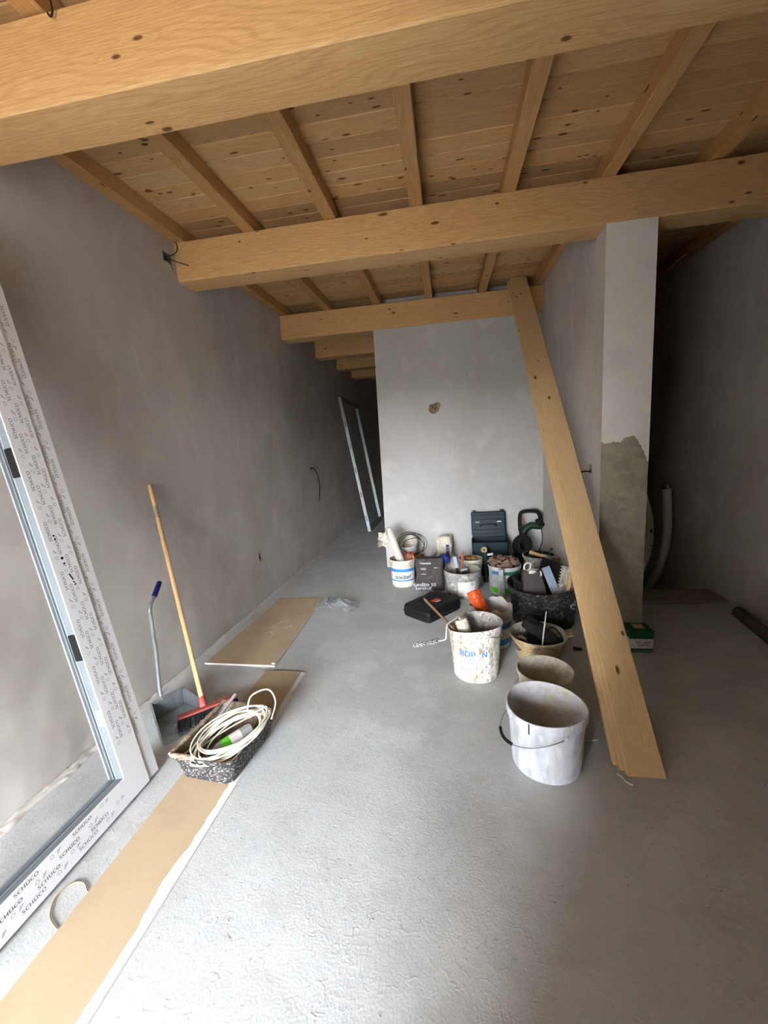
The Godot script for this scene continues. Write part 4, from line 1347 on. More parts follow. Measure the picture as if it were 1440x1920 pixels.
# ------------------------------------------------------------------ tools and what lies in the buckets
func build_tools() -> void:
	var st: SurfaceTool
	var t: Node3D
	# stick and paint roller in the stained bucket
	st = start()
	bar(st, Vector3(0.215, 0.062, -2.56), Vector3(-0.176, 0.545, -2.47), 0.030, 0.014, 0.002)
	solo("stirring_stick", done(st), M.stick, "brown wooden stirring stick leaning out of the stained bucket", "stick")
	t = thing("paint_roller", "fluffy paint roller with white wire frame, hooked over the stained bucket rim", "paint roller", Vector3(0.143, 0, -2.55))
	st = start()
	var ax := Transform3D(Basis(Vector3.BACK, -0.42) * Basis(Vector3.RIGHT, -0.25), Vector3(-0.075, 0.36, 0.055))
	lathe(st, [Vector2(0, -0.17), Vector2(0.03, -0.17), Vector2(0.041, -0.16), Vector2(0.042, -0.012), Vector2(0.036, 0.0), Vector2(0.008, 0.0), Vector2(0.008, 0.003), Vector2(0, 0.003)], 22, null, Transform3D(Basis(Vector3.BACK, 0.30) * Basis(Vector3.RIGHT, -0.15), Vector3(-0.090, 0.378, 0.012)), 4.0)
	part("sleeve", done(st), M.fleece, t)
	st = start()
	tube(st, curve_pts([Vector3(-0.098, 0.372, 0.012), Vector3(-0.105, 0.398, 0.03), Vector3(-0.165, 0.394, 0.11), Vector3(-0.180, 0.375, 0.13), Vector3(-0.186, 0.31, 0.13), Vector3(-0.190, 0.295, 0.13), Vector3(-0.206, 0.287, 0.132), Vector3(-0.235, 0.283, 0.132)], 5), 0.0042, 8)
	part("wire_frame", done(st), M.label_white, t)
	st = start()
	tube(st, [Vector3(-0.228, 0.284, 0.132), Vector3(-0.235, 0.283, 0.132), Vector3(-0.275, 0.272, 0.132), Vector3(-0.30, 0.266, 0.132), Vector3(-0.39, 0.250, 0.132), Vector3(-0.396, 0.249, 0.132)], [0.010, 0.018, 0.016, 0.0135, 0.016, 0.012], 14)
	part("handle", done(st), M.spat_black, t)
	# orange block leaning out of the striped bucket
	t = thing("orange_tube", "orange plastic tube flecked with plaster, leaning out of the striped bucket", "tube", Vector3(0.287, 0, -2.975))
	st = start()
	var p0 := Vector3(-0.04, 0.20, 0.03)
	var p1 := Vector3(-0.128, 0.395, -0.04)
	var fr := bar_frame(p0, p1)
	var list := []
	for k in [-0.5, -0.48, 0.0, 0.46, 0.485, 0.5]:
		var ring := PackedVector3Array()
		var s := 0.92 if absf(k) > 0.49 else 1.0
		for q in rrect(0.052 * s, 0.040 * s, 0.03, 0.0, 5):
			ring.append(fr * Vector3(k * p0.distance_to(p1), q.z, q.x))
		list.append(ring)
	rings(st, list)
	part("body", done(st), M.orange, t)
	# black tool case
	var bs := Basis(Vector3(0.63, 0, -0.777), Vector3.UP, Vector3(0.777, 0, 0.63))
	t = thing("tool_case", "black plastic tool case with an orange label, lying on the floor", "tool case", Vector3(-0.176, 0, -3.53), bs)
	for half in 2:
		st = start()
		var y0 := 0.004 + 0.056 * half
		var a := [rrect(0.215, 0.145, 0.03, y0 + (0.0 if half == 0 else 0.054)), rrect(0.226, 0.156, 0.035, y0 + (0.012 if half == 0 else 0.040)), rrect(0.228, 0.158, 0.035, y0 + (0.044 if half == 0 else 0.008)), rrect(0.232, 0.162, 0.036, y0 + (0.047 if half == 0 else 0.006)), rrect(0.232, 0.162, 0.036, y0 + (0.054 if half == 0 else 0.0))]
		rings(st, a, true, true, -1)
		part("lower_shell" if half == 0 else "lid", done(st), M.case_black, t)
	part("label_panel", box_mesh(Vector3(0.26, 0.002, 0.16), 0.0008), M.black_matt, t, Transform3D(Basis(), Vector3(0.03, 0.1145, -0.02)))
	part("orange_label", box_mesh(Vector3(0.09, 0.002, 0.045), 0.0006), M.orange, t, Transform3D(Basis(), Vector3(0.02, 0.1158, 0.02)))
	part("orange_stripe", box_mesh(Vector3(0.06, 0.002, 0.012), 0.0006), M.label_white, t, Transform3D(Basis(), Vector3(0.02, 0.1165, 0.055)))
	for x in [-0.11, 0.11]:
		part("latch", box_mesh(Vector3(0.045, 0.035, 0.01), 0.003), M.case_black, t, Transform3D(Basis(), Vector3(x, 0.06, 0.164)))
	st = start()
	tube(st, [Vector3(-0.05, 0.06, 0.16), Vector3(-0.05, 0.06, 0.19), Vector3(0.05, 0.06, 0.19), Vector3(0.05, 0.06, 0.16)], 0.008, 8)
	part("carry_handle", done(st), M.black, t)
	# crumpled dark gloves behind the case
	st = start()
	lump(st, Vector3(-0.11, 0.03, -3.86), Vector3(0.10, 0.03, 0.04), 0.6, 0.4, 51, 20, 10)
	lump(st, Vector3(-0.17, 0.024, -3.91), Vector3(0.07, 0.024, 0.05), 0.6, 0.4, 52, 18, 10)
	solo("work_glove", done(st), M.black_matt, "crumpled dark work glove on the floor behind the tool case", "glove")
	# brushes in the grey-crusted bucket
	var says := ["putty knife with a pale blade standing in the grey-crusted bucket", "red-handled paintbrush standing in the grey-crusted bucket", "dark-handled scraper standing in the grey-crusted bucket"]
	var o := Vector3(0.115, 0, -4.007)
	t = thing("putty_knife", says[0], "putty knife", o)
	st = start()
	bar(st, Vector3(-0.02, 0.06, 0.02), Vector3(-0.055, 0.28, 0.03), 0.03, 0.018, 0.004, Vector3.BACK)
	part("handle", done(st), M.black, t)
	st = start()
	bar(st, Vector3(-0.055, 0.28, 0.03), Vector3(-0.075, 0.40, 0.035), 0.034, 0.003, 0.001, Vector3.BACK)
	part("blade", done(st), M.blade, t)
	t = thing("paintbrush", says[1], "paintbrush", o)
	st = start()
	tube(st, [Vector3(-0.02, 0.20, 0.0), Vector3(-0.008, 0.29, 0.0), Vector3(0.006, 0.40, 0.0), Vector3(0.010, 0.44, 0.0)], [0.016, 0.010, 0.013, 0.008], 10)
	part("handle", done(st), M.red_paint, t)
	st = start()
	bar(st, Vector3(-0.022, 0.19, 0.0), Vector3(-0.035, 0.07, 0.0), 0.06, 0.02, 0.006, Vector3.BACK)
	part("bristle_head", done(st), M.black_matt, t)
	t = thing("scraper", says[2], "scraper", o)
	st = start()
	bar(st, Vector3(0.03, 0.06, 0.03), Vector3(0.015, 0.25, 0.04), 0.05, 0.025, 0.006, Vector3.BACK)
	part("handle", done(st), M.black_matt, t)
	st = start()
	bar(st, Vector3(0.015, 0.25, 0.04), Vector3(0.01, 0.275, 0.04), 0.07, 0.006, 0.001, Vector3.BACK)
	part("blade", done(st), M.steel, t)
	# blue plastic gloves hanging by the sack
	st = start()
	lump(st, Vector3(-0.055, 0.31, -4.235), Vector3(0.06, 0.045, 0.05), 0.5, 0.35, 61, 20, 12)
	lump(st, Vector3(-0.095, 0.255, -4.225), Vector3(0.035, 0.06, 0.04), 0.5, 0.35, 62, 18, 12)
	solo("blue_glove", done(st), M.blue_dark, "crumpled blue rubber gloves on the edge of the dark sack", "glove")
	# contents of the beige bucket
	st = start()
	lump(st, Vector3(0.19, 0.285, -4.33), Vector3(0.035, 0.02, 0.03), 0.3, 0.3, 64, 16, 10)
	lump(st, Vector3(0.245, 0.285, -4.31), Vector3(0.03, 0.02, 0.03), 0.3, 0.3, 65, 16, 10)
	solo("sponge", done(st), M.old_wood, "brown sponge halves on top of the beige bucket", "sponge")
	# open dark teal tool box
	t = thing("tool_box", "dark teal plastic tool box with its lid standing open against the back wall", "tool box", Vector3(0.455, 0, -4.71), Basis(Vector3.UP, -0.05))
	st = start()
	rings(st, [rrect(0.185, 0.13, 0.015, 0.0), rrect(0.195, 0.14, 0.015, 0.02), rrect(0.198, 0.143, 0.015, 0.36), rrect(0.202, 0.147, 0.016, 0.362), rrect(0.202, 0.147, 0.016, 0.392), rrect(0.19, 0.135, 0.012, 0.392), rrect(0.186, 0.131, 0.012, 0.16)], true, true, -1)
	part("body", done(st), M.teal, t)
	st = start()
	cbox(st, Vector3(0.39, 0.30, 0.05), 0.008)
	for y in [-0.11, -0.06, 0.06, 0.11]:
		cbox(st, Vector3(0.36, 0.012, 0.010), 0.003, Transform3D(Basis(), Vector3(0, y, 0.028)))
	for x in [-0.175, -0.16, -0.145, 0.145, 0.16, 0.175]:
		cbox(st, Vector3(0.008, 0.03, 0.03), 0.001, Transform3D(Basis(), Vector3(x, 0.158, 0.0)))
	var lid := part("lid", done(st), M.teal, t, Transform3D(Basis(Vector3.RIGHT, -0.12) * Basis(Vector3.BACK, 0.02), Vector3(-0.005, 0.545, -0.15)))
	st = start()
	tube(st, curve_pts([Vector3(-0.09, -0.02, 0.03), Vector3(-0.075, 0.0, 0.045), Vector3(0.075, 0.0, 0.045), Vector3(0.09, -0.02, 0.03)], 6), 0.009, 8)
	part("carry_handle", done(st), M.teal, lid)
	for x in [-0.1, 0.1]:
		part("fitting", box_mesh(Vector3(0.05, 0.012, 0.006), 0.002), M.label_white, lid, Transform3D(Basis(), Vector3(x * 1.25, 0.03, 0.028)))
	for x in [-0.2, 0.2]:
		part("hinge", box_mesh(Vector3(0.012, 0.06, 0.02), 0.003), M.label_white if x < 0 else M.black, t, Transform3D(Basis(), Vector3(x, 0.41, -0.10)))
	# angle grinder standing in front of it
	t = thing("angle_grinder", "teal and black angle grinder standing on its handle before the tool box", "power tool", Vector3(0.375, 0, -4.37))
	st = start()
	lathe(st, [Vector2(0, 0.0), Vector2(0.024, 0.0), Vector2(0.026, 0.03), Vector2(0.022, 0.10), Vector2(0.028, 0.16), Vector2(0.03, 0.20), Vector2(0, 0.20)], 18)
	part("handle", done(st), M.black, t)
	st = start()
	lathe(st, [Vector2(0, 0.20), Vector2(0.032, 0.20), Vector2(0.036, 0.22), Vector2(0.036, 0.30), Vector2(0.030, 0.335), Vector2(0, 0.335)], 20)
	part("motor_housing", done(st), M.teal, t)
	st = start()
	lathe(st, [Vector2(0.012, 0.0), Vector2(0.03, 0.0), Vector2(0.034, 0.008), Vector2(0.034, 0.02), Vector2(0.03, 0.028), Vector2(0.012, 0.028), Vector2(0.012, 0.0)], 22, null, Transform3D(Basis(Vector3.RIGHT, PI / 2), Vector3(-0.012, 0.362, -0.01)))
	part("grinding_disc", done(st), M.tan, t)
	st = start()
	tube(st, [Vector3(0.02, 0.31, 0.02), Vector3(0.055, 0.32, 0.04), Vector3(0.075, 0.325, 0.045)], [0.012, 0.012, 0.016], 10)
	part("side_knob", done(st), M.label_white, t)
	# demolition hammer with D handle in the corner
	demolition_hammer()
	# spray can beside the tub
	t = thing("spray_can", "slim white aerosol can with small print, beside the black tub", "spray can", Vector3(0.478, 0, -3.88))
	part("can", lathe_mesh([Vector2(0, 0.0), Vector2(0.031, 0.0), Vector2(0.034, 0.004), Vector2(0.034, 0.21), Vector2(0.031, 0.216), Vector2(0.024, 0.228), Vector2(0.016, 0.232), Vector2(0, 0.232)], 26), M.label_white, t)
	part("cap", lathe_mesh([Vector2(0, 0.228), Vector2(0.026, 0.228), Vector2(0.026, 0.285), Vector2(0.022, 0.29), Vector2(0, 0.29)], 22), M.label_white, t)
	st = start()
	for k in 9:
		span_box(st, Vector3(-0.02, 0.05 + 0.016 * k, 0.0335), Vector3(0.02 - 0.005 * (k % 3), 0.056 + 0.016 * k, 0.0348), 0.0003)
	part("small_print", done(st), M.gasket, t)
	fill_tub()
	fill_pan()

func demolition_hammer() -> void:
	var t := thing("demolition_hammer", "green and black demolition hammer with a looped handle, upright in the corner", "power tool", Vector3(0.90, 0.0, -4.80))
	var st := start()
	# outline of the loop handle, in the x-y plane
	var loop := curve_pts([Vector3(-0.085, 0.47, 0), Vector3(-0.092, 0.60, 0), Vector3(-0.078, 0.675, 0), Vector3(-0.03, 0.695, 0), Vector3(0.06, 0.695, 0), Vector3(0.115, 0.675, 0), Vector3(0.135, 0.62, 0), Vector3(0.14, 0.55, 0)], 6)
	tube(st, loop, 0.022, 12)
	part("loop_handle", done(st), M.black_matt, t)
	st = start()
	tube(st, curve_pts([Vector3(0.155, 0.515, 0), Vector3(0.10, 0.52, 0), Vector3(0.03, 0.525, 0), Vector3(-0.03, 0.48, 0), Vector3(-0.05, 0.43, 0), Vector3(-0.055, 0.36, 0)], 6), 0.040, 14)
	part("motor_body", done(st), M.tool_green, t)
	st = start()
	tube(st, [Vector3(0.11, 0.60, 0), Vector3(0.13, 0.54, 0), Vector3(0.165, 0.515, 0)], [0.03, 0.045, 0.035], 12)
	part("rear_housing", done(st), M.black_matt, t)
	st = start()
	tube(st, [Vector3(-0.075, 0.54, 0), Vector3(-0.065, 0.45, 0), Vector3(-0.06, 0.38, 0)], [0.03, 0.032, 0.03], 12)
	part("gear_housing", done(st), M.black_matt, t)
	part("trigger", box_mesh(Vector3(0.014, 0.09, 0.014), 0.004), M.old_wood, t, Transform3D(Basis(), Vector3(-0.062, 0.57, 0.026)))
	st = start()
	lathe(st, [Vector2(0, 0.02), Vector2(0.012, 0.03), Vector2(0.014, 0.20), Vector2(0.03, 0.21), Vector2(0.034, 0.33), Vector2(0.04, 0.38), Vector2(0, 0.38)], 16, null, Transform3D(Basis(), Vector3(-0.055, -0.015, 0)))
	part("chisel", done(st), M.black, t)
	st = start()
	tube(st, curve_pts([Vector3(0.14, 0.50, 0.03), Vector3(0.145, 0.42, 0.06), Vector3(0.135, 0.34, 0.09), Vector3(0.10, 0.27, 0.13), Vector3(0.06, 0.24, 0.16)], 6), 0.0055, 8)
	part("power_cord", done(st), M.black, t)
	# coil of black hose in a dark pail in front of it
	pail("black_bucket", "plain black bucket holding a coil of black hose, mostly hidden behind the rags", Vector3(0.80, 0, -4.60), 0.105, 0.25, 0.85, M.black_matt, M.black_matt, {"rim": 0.02})
	st = start()
	for i in 5:
		var pts := []
		var rr := 0.098 - 0.014 * i
		for k in 30:
			var a := TAU * k / 30.0
			pts.append(Vector3(0.80 + rr * cos(a), 0.345 + (rr + 0.02) * sin(a), -4.60 + 0.016 * (i % 3) + 0.02 * sin(a + i)))
		tube(st, pts, 0.012, 8, true)
	solo("hose_coil", done(st), M.black_matt, "upright coil of thick black hose in front of the demolition hammer", "hose")

func fill_tub() -> void:
	var st: SurfaceTool
	var t: Node3D
	var o := Vector3(0.752, 0, -3.39)
	# upturned black bin with white paint on its end
	t = thing("black_bin", "tall black tapered bin with white paint on top, standing in the black tub", "bin", o + Vector3(-0.075, 0.115, 0.085), Basis(Vector3.BACK, 0.08) * Basis(Vector3.RIGHT, -0.10))
	st = start()
	rings(st, [rrect(0.112, 0.085, 0.02, 0.0), rrect(0.110, 0.083, 0.02, 0.02), rrect(0.072, 0.06, 0.02, 0.33), rrect(0.066, 0.054, 0.02, 0.345)], true, true, 4)
	part("shell", done(st), M.bin, t)
	st = start()
	lump(st, Vector3(0.0, 0.332, 0.012), Vector3(0.066, 0.022, 0.056), 0.35, 0.3, 71, 24, 10)
	lump(st, Vector3(0.062, 0.31, 0.045), Vector3(0.010, 0.028, 0.02), 0.4, 0.3, 72, 12, 8)
	part("paint_blob", done(st), M.label_white, t)
	st = start()
	tube(st, curve_pts([Vector3(-0.05, 0.34, -0.01), Vector3(-0.05, 0.38, 0.0), Vector3(-0.02, 0.40, 0.0), Vector3(0.0, 0.38, 0.0), Vector3(-0.01, 0.35, 0.0)], 5), 0.007, 8)
	part("string_loop", done(st), M.label_white, t)
	# smooth steel float, pale blue-grey
	t = thing("plastering_trowel", "smooth pale steel plastering trowel wedged between the bin and the notched trowel", "trowel", o)
	st = start()
	bar(st, Vector3(0.02, 0.46, 0.0), Vector3(0.105, 0.21, 0.09), 0.075, 0.003, 0.001, Vector3(0.3, 0.3, 0.9))
	part("blade", done(st), M.blade, t)
	st = start()
	bar(st, Vector3(0.05, 0.39, -0.03), Vector3(0.09, 0.27, 0.02), 0.028, 0.024, 0.008, Vector3(0.3, 0.3, 0.9))
	part("handle", done(st), M.black, t)
	# black float board behind
	t = thing("float_board", "dark rectangular float board leaning behind the notched trowel", "float", o)
	st = start()
	bar(st, Vector3(0.0, 0.44, -0.10), Vector3(0.20, 0.36, -0.06), 0.20, 0.014, 0.003, Vector3(0.2, 0.7, 0.7))
	part("board", done(st), M.black, t)
	st = start()
	bar(st, Vector3(0.05, 0.40, -0.13), Vector3(0.15, 0.36, -0.11), 0.03, 0.03, 0.01)
	part("grip", done(st), M.old_wood, t)
	# notched trowel
	t = thing("notched_trowel", "notched adhesive trowel with wooden grip, crusted in plaster, rightmost in the tub", "trowel", o + Vector3(0.165, 0.34, 0.06), Basis(Vector3.BACK, -0.33) * Basis(Vector3.RIGHT, -0.55))
	var poly := PackedVector2Array([Vector2(0.06, -0.14), Vector2(0.06, 0.14), Vector2(-0.05, 0.14)])
	var y := 0.135
	while y > -0.135:
		poly.append(Vector2(-0.05, y)); poly.append(Vector2(-0.062, y - 0.002)); poly.append(Vector2(-0.062, y - 0.012)); poly.append(Vector2(-0.05, y - 0.014))
		y -= 0.026
	poly.append(Vector2(-0.05, -0.14))
	part("blade", prism_mesh(poly, 0.0025), M.crust, t)
	st = start()
	tube(st, [Vector3(0.012, -0.07, 0.035), Vector3(0.012, -0.03, 0.04), Vector3(0.012, 0.05, 0.04), Vector3(0.012, 0.08, 0.035)], [0.013, 0.017, 0.017, 0.012], 12)
	part("grip", done(st), M.handle_wood, t)
	st = start()
	bar(st, Vector3(0.012, -0.06, 0.0), Vector3(0.012, -0.06, 0.034), 0.012, 0.012, 0.002)
	part("bracket", done(st), M.steel, t)
	st = start()
	bar(st, Vector3(0.012, 0.07, 0.0), Vector3(0.012, 0.07, 0.034), 0.012, 0.012, 0.002)
	part("bracket", done(st), M.steel, t)
	# rags and debris at the bottom of the tub
	st = start()
	lump(st, Vector3(0.135, 0.20, 0.12), Vector3(0.09, 0.07, 0.08), 0.4, 0.3, 75, 22, 12)
	solo("grey_rag", done(st), M.crust, "plaster-stiffened grey rag under the trowels in the black tub", "rag", Transform3D(Basis(), o))
	st = start()
	lump(st, Vector3(-0.215, 0.27, 0.08), Vector3(0.035, 0.07, 0.06), 0.5, 0.4, 76, 20, 12)
	lump(st, Vector3(-0.205, 0.30, 0.00), Vector3(0.035, 0.06, 0.05), 0.5, 0.4, 77, 18, 10)
	solo("dark_glove", done(st), M.black_matt, "dark glove hanging over the left rim of the black tub", "glove", Transform3D(Basis(), o))
	t = thing("black_handled_brush", "slim black-handled brush poking left out of the black tub", "brush", o)
	st = start()
	tube(st, [Vector3(-0.12, 0.26, 0.10), Vector3(-0.20, 0.355, 0.10), Vector3(-0.262, 0.405, 0.10)], [0.012, 0.014, 0.010], 10)
	part("handle", done(st), M.black, t)
	# tools in the corner tub
	o = Vector3(0.925, 0, -4.36)
	t = thing("wooden_mallet", "pale wooden-handled hammer lying on the corner tub", "hammer", o)
	st = start()
	tube(st, [Vector3(-0.10, 0.345, 0.05), Vector3(-0.03, 0.32, 0.06), Vector3(0.05, 0.295, 0.07)], [0.022, 0.018, 0.014], 12)
	part("handle", done(st), M.handle_wood, t)
	st = start()
	bar(st, Vector3(0.03, 0.30, 0.02), Vector3(0.07, 0.30, 0.11), 0.03, 0.03, 0.006)
	part("head", done(st), M.steel, t)
	var k := 0
	for rod in [[Vector3(0.03, 0.16, 0.0), Vector3(0.14, 0.36, -0.02), 0.006], [Vector3(0.06, 0.16, 0.02), Vector3(0.12, 0.35, 0.03), 0.004], [Vector3(-0.02, 0.16, -0.04), Vector3(0.08, 0.37, -0.06), 0.005]]:
		st = start()
		tube(st, [rod[0], rod[0].lerp(rod[1], 0.9), rod[1]], [rod[2], rod[2], rod[2] * 2.2], 8)
		solo("steel_rod", done(st), [M.black, M.steel, M.old_wood][k], ["black rod with a knob sticking out of the corner tub", "thin steel rod in the middle of the corner tub", "brown rod at the back of the corner tub"][k], "rod", Transform3D(Basis(), o))
		k += 1
	st = start()
	lump(st, Vector3(-0.03, 0.24, 0.0), Vector3(0.11, 0.06, 0.11), 0.5, 0.4, 81, 22, 12)
	solo("dark_rag", done(st), M.black_matt, "black rag filling the corner tub under the hammer", "rag", Transform3D(Basis(), o))
	st = start()
	rings(st, [rrect(0.05, 0.04, 0.008, 0.0), rrect(0.05, 0.04, 0.008, 0.33), rrect(0.045, 0.035, 0.008, 0.335)], true, true, -1)
	solo("brick_offcut", done(st), M.mortar, "reddish brown block standing upright beside the corner tub", "brick", Transform3D(Basis(Vector3.UP, 0.2), Vector3(1.02, 0.0, -4.14)))

func fill_pan() -> void:
	var o := Vector3(0.579, 0, -2.785)
	var st: SurfaceTool
	var t := thing("power_drill", "black ribbed power tool lying in the tan bucket", "power tool", o)
	st = start()
	bar(st, Vector3(-0.07, 0.235, -0.06), Vector3(0.02, 0.19, 0.0), 0.10, 0.07, 0.012, Vector3(0.3, 1, 0.3))
	part("battery_block", done(st), M.black_matt, t)
	st = start()
	bar(st, Vector3(-0.10, 0.14, 0.02), Vector3(0.03, 0.09, 0.08), 0.11, 0.05, 0.012, Vector3(0.2, 1, 0.4))
	part("base", done(st), M.black, t)
	st = start()
	var a := Vector3(0.0, 0.205, 0.0)
	var b := Vector3(0.125, 0.115, 0.075)
	var pts := []
	var rad := []
	for i in 25:
		pts.append(a.lerp(b, i / 24.0))
		rad.append(0.048 - 0.008 * i / 24.0 + (0.005 if (i / 2) % 2 == 0 else 0.0))
	tube(st, pts, rad, 18)
	part("ribbed_body", done(st), M.black_matt, t)
	st = start()
	tube(st, curve_pts([Vector3(0.06, 0.18, -0.03), Vector3(0.12, 0.19, -0.04), Vector3(0.16, 0.15, 0.0), Vector3(0.165, 0.08, 0.03), Vector3(0.12, 0.05, 0.06)], 6), 0.006, 8)
	part("power_cord", done(st), M.black, t)
	t = thing("tape_roll", "brown adhesive tape roll at the left inside the tan bucket", "tape", o + Vector3(-0.115, 0.115, 0.055), Basis(Vector3.BACK, 0.5) * Basis(Vector3.RIGHT, 0.7))
	part("roll", lathe_mesh([Vector2(0.026, -0.025), Vector2(0.05, -0.025), Vector2(0.05, 0.025), Vector2(0.026, 0.025), Vector2(0.026, -0.025)], 26), M.brown_tube, t)
	st = start()
	tube(st, [Vector3(0.0, 0.03, 0.12), Vector3(0.025, 0.17, 0.075), Vector3(0.058, 0.335, 0.02)], [0.005, 0.005, 0.0035], 8)
	solo("white_stick", done(st), M.label_white, "thin white stick leaning out of the tan bucket", "stick", Transform3D(Basis(), o))
# ------------------------------------------------------------------ broom, dustpan, mortar trough
func build_sweeping_corner() -> void:
	var st: SurfaceTool
	var t: Node3D
	# broom
	t = thing("broom", "broom with a long wooden handle, red head and black bristles, leaning on the left wall", "broom")
	var L := Vector3(-1.536, 0.082, -1.849)
	var R := Vector3(-1.305, 0.082, -2.075)
	var d := (R - L).normalized()
	st = start()
	bar(st, L, R, 0.044, 0.013, 0.004)
	part("head", done(st), M.red_paint, t)
	var base := Vector3(-1.443, 0.088, -1.952)
	var top := Vector3(-1.925, 1.363, -2.378)
	var hd := (top - base).normalized()
	st = start()
	tube(st, [base, base + hd * 0.01, base + hd * 0.055, base + hd * 0.058], [0.022, 0.021, 0.017, 0.014], 14)
	part("socket", done(st), M.red_paint, t)
	st = start()
	tube(st, [base + hd * 0.03, base + hd * 0.5, base + hd * 1.0, top - hd * 0.02, top - hd * 0.006, top], [0.0135, 0.0135, 0.0132, 0.013, 0.011, 0.005], 16)
	part("handle", done(st), M.handle_wood, t)
	st = start()
	tube(st, [top - hd * 0.24, top - hd * 0.16], 0.0139, 16)
	part("paper_label", done(st), M.tan, t)
	st = start()
	var r := RandomNumberGenerator.new()
	r.seed = 33
	var side := d.cross(Vector3.UP).normalized()
	for row in 5:
		for i in 44:
			var p := L.lerp(R, (i + 0.5) / 44.0) + side * (row - 2) * 0.0095
			p.y = 0.075
			var q := p + side * ((row - 2) * 0.007 + r.randf_range(-0.004, 0.004)) + d * (r.randf_range(-0.008, 0.008) + 0.022 * ((i + 0.5) / 44.0 - 0.4))
			q.y = 0.005
			tube(st, [p, q], [0.0028, 0.0016], 4, false, false)
	var br := part("bristles", done(st), M.bristle, t)
	br.set_meta("kind", "stuff")
	# dustpan of sheet steel with upright handle
	t = thing("dustpan", "galvanised steel dustpan with an upright handle and blue grip, behind the broom", "dustpan")
	var F1 := Vector3(-1.543, 0.002, -1.73)
	var F2 := Vector3(-1.365, 0.002, -1.985)
	var B1 := Vector3(-1.747, 0.002, -1.916)
	var B2 := Vector3(-1.670, 0.002, -2.085)
	var upv := Vector3(0, 0.12, 0)
	st = start()
	plate(st, [F1, F2, B2, B1], Vector3.UP, 0.0015)
	part("pan", done(st), M.steel, t)
	st = start()
	plate(st, [F1, B1, B1 + upv, F1 + Vector3(0, 0.004, 0)], Vector3(-0.6, 0, 0.7), 0.0015)
	plate(st, [B1 + upv, F1 + Vector3(0, 0.004, 0), F1 + Vector3(-0.008, 0.006, 0.006), B1 + upv + Vector3(-0.010, 0.002, 0.008)], Vector3.UP, 0.0015)
	part("side", done(st), M.steel, t)
	st = start()
	plate(st, [F2, B2, B2 + upv, F2 + Vector3(0, 0.03, 0)], Vector3(0.5, 0, -0.8), 0.0015)
	part("side", done(st), M.steel, t)
	st = start()
	plate(st, [B1, B2, B2 + upv, B1 + upv], Vector3(-0.9, 0, -0.4), 0.0015)
	plate(st, [B1 + upv, B2 + upv, B2 + upv + Vector3(0.04, 0.004, 0.02), B1 + upv + Vector3(0.04, 0.004, 0.02)], Vector3.UP, 0.0015)
	part("back", done(st), M.steel, t)
	st = start()
	var hb := (B1 + B2) / 2.0 + Vector3(-0.075, 0.09, -0.035)
	tube(st, curve_pts([hb + Vector3(0.06, 0.0, 0.03), hb, Vector3(-1.775, 0.35, -2.04), Vector3(-1.755, 0.60, -2.02), Vector3(-1.752, 0.655, -2.02), Vector3(-1.762, 0.69, -2.06), Vector3(-1.778, 0.715, -2.11)], 5), 0.0105, 12)
	var hn := part("handle", done(st), M.steel, t)
	st = start()
	tube(st, [Vector3(-1.768, 0.703, -2.085), Vector3(-1.77, 0.706, -2.09), Vector3(-1.806, 0.755, -2.19), Vector3(-1.808, 0.758, -2.195)], [0.012, 0.0155, 0.0155, 0.012], 14)
	part("grip", done(st), M.blue_grip, hn)
	# trough with muddy rim
	var bs := Basis(Vector3.UP, -0.105)
	var at := Vector3(-1.142, 0.0137, -1.695)
	t = thing("mortar_trough", "black plaster-spattered mortar trough on the board, holding the white cable coil", "trough", at, bs)
	st = start()
	rings(st, [rrect(0.120, 0.165, 0.03, 0.0), rrect(0.136, 0.180, 0.035, 0.008), rrect(0.163, 0.205, 0.045, 0.118), rrect(0.170, 0.212, 0.048, 0.120), rrect(0.171, 0.213, 0.048, 0.138), rrect(0.168, 0.210, 0.046, 0.142)], true, true, -1, 2.0)
	# the top cap above is covered again by the inside: build the inside as its own part
	part("shell", shell_only([rrect(0.120, 0.165, 0.03, 0.0), rrect(0.136, 0.180, 0.035, 0.008), rrect(0.163, 0.205, 0.045, 0.118), rrect(0.170, 0.212, 0.048, 0.120), rrect(0.171, 0.213, 0.048, 0.138), rrect(0.168, 0.210, 0.046, 0.142)]), M.trough, t)
	part("inside", inside_only([rrect(0.168, 0.210, 0.046, 0.142), rrect(0.158, 0.200, 0.043, 0.139), rrect(0.130, 0.174, 0.033, 0.03), rrect(0.11, 0.155, 0.03, 0.022)]), M.mortar, t)
	st = start()
	var nz := noise(3.0, 3, 91)
	for s in 2:
		var pts := []
		var rad := []
		for i in 26:
			var v := i / 25.0
			pts.append(Vector3(-0.160, 0.140, lerpf(0.205, -0.20, v)) if s == 0 else Vector3(lerpf(-0.155, -0.02, v), 0.139, 0.204))
			rad.append(0.010 + 0.009 * absf(nz.get_noise_2d(v * 9.0, s * 5.0)))
		tube(st, pts, rad, 8)
	part("dried_mortar", done(st), M.mortar, t)
	# grey rod and wooden slat across it
	st = start()
	tube(st, [Vector3(-1.285, 0.085, -1.66), Vector3(-1.247, 0.14, -1.745), Vector3(-1.188, 0.222, -1.88)], 0.0085, 10)
	solo("grey_rod", done(st), M.alu_raw, "grey plastic rod leaning across the black trough", "rod")
	st = start()
	bar(st, Vector3(-1.268, 0.145, -1.50), Vector3(-1.225, 0.10, -1.80), 0.012, 0.006, 0.001)
	solo("wooden_strip", done(st), M.handle_wood, "thin wooden strip lying along the inside of the trough", "strip")
	# coil of white cable resting on the trough
	st = start()
	var c := Vector3(-1.085, 0.165, -1.655)
	var ex := Vector3(0.57, 0.10, -0.815).normalized()
	var ey := Vector3(0.74, 0.0, 0.52)
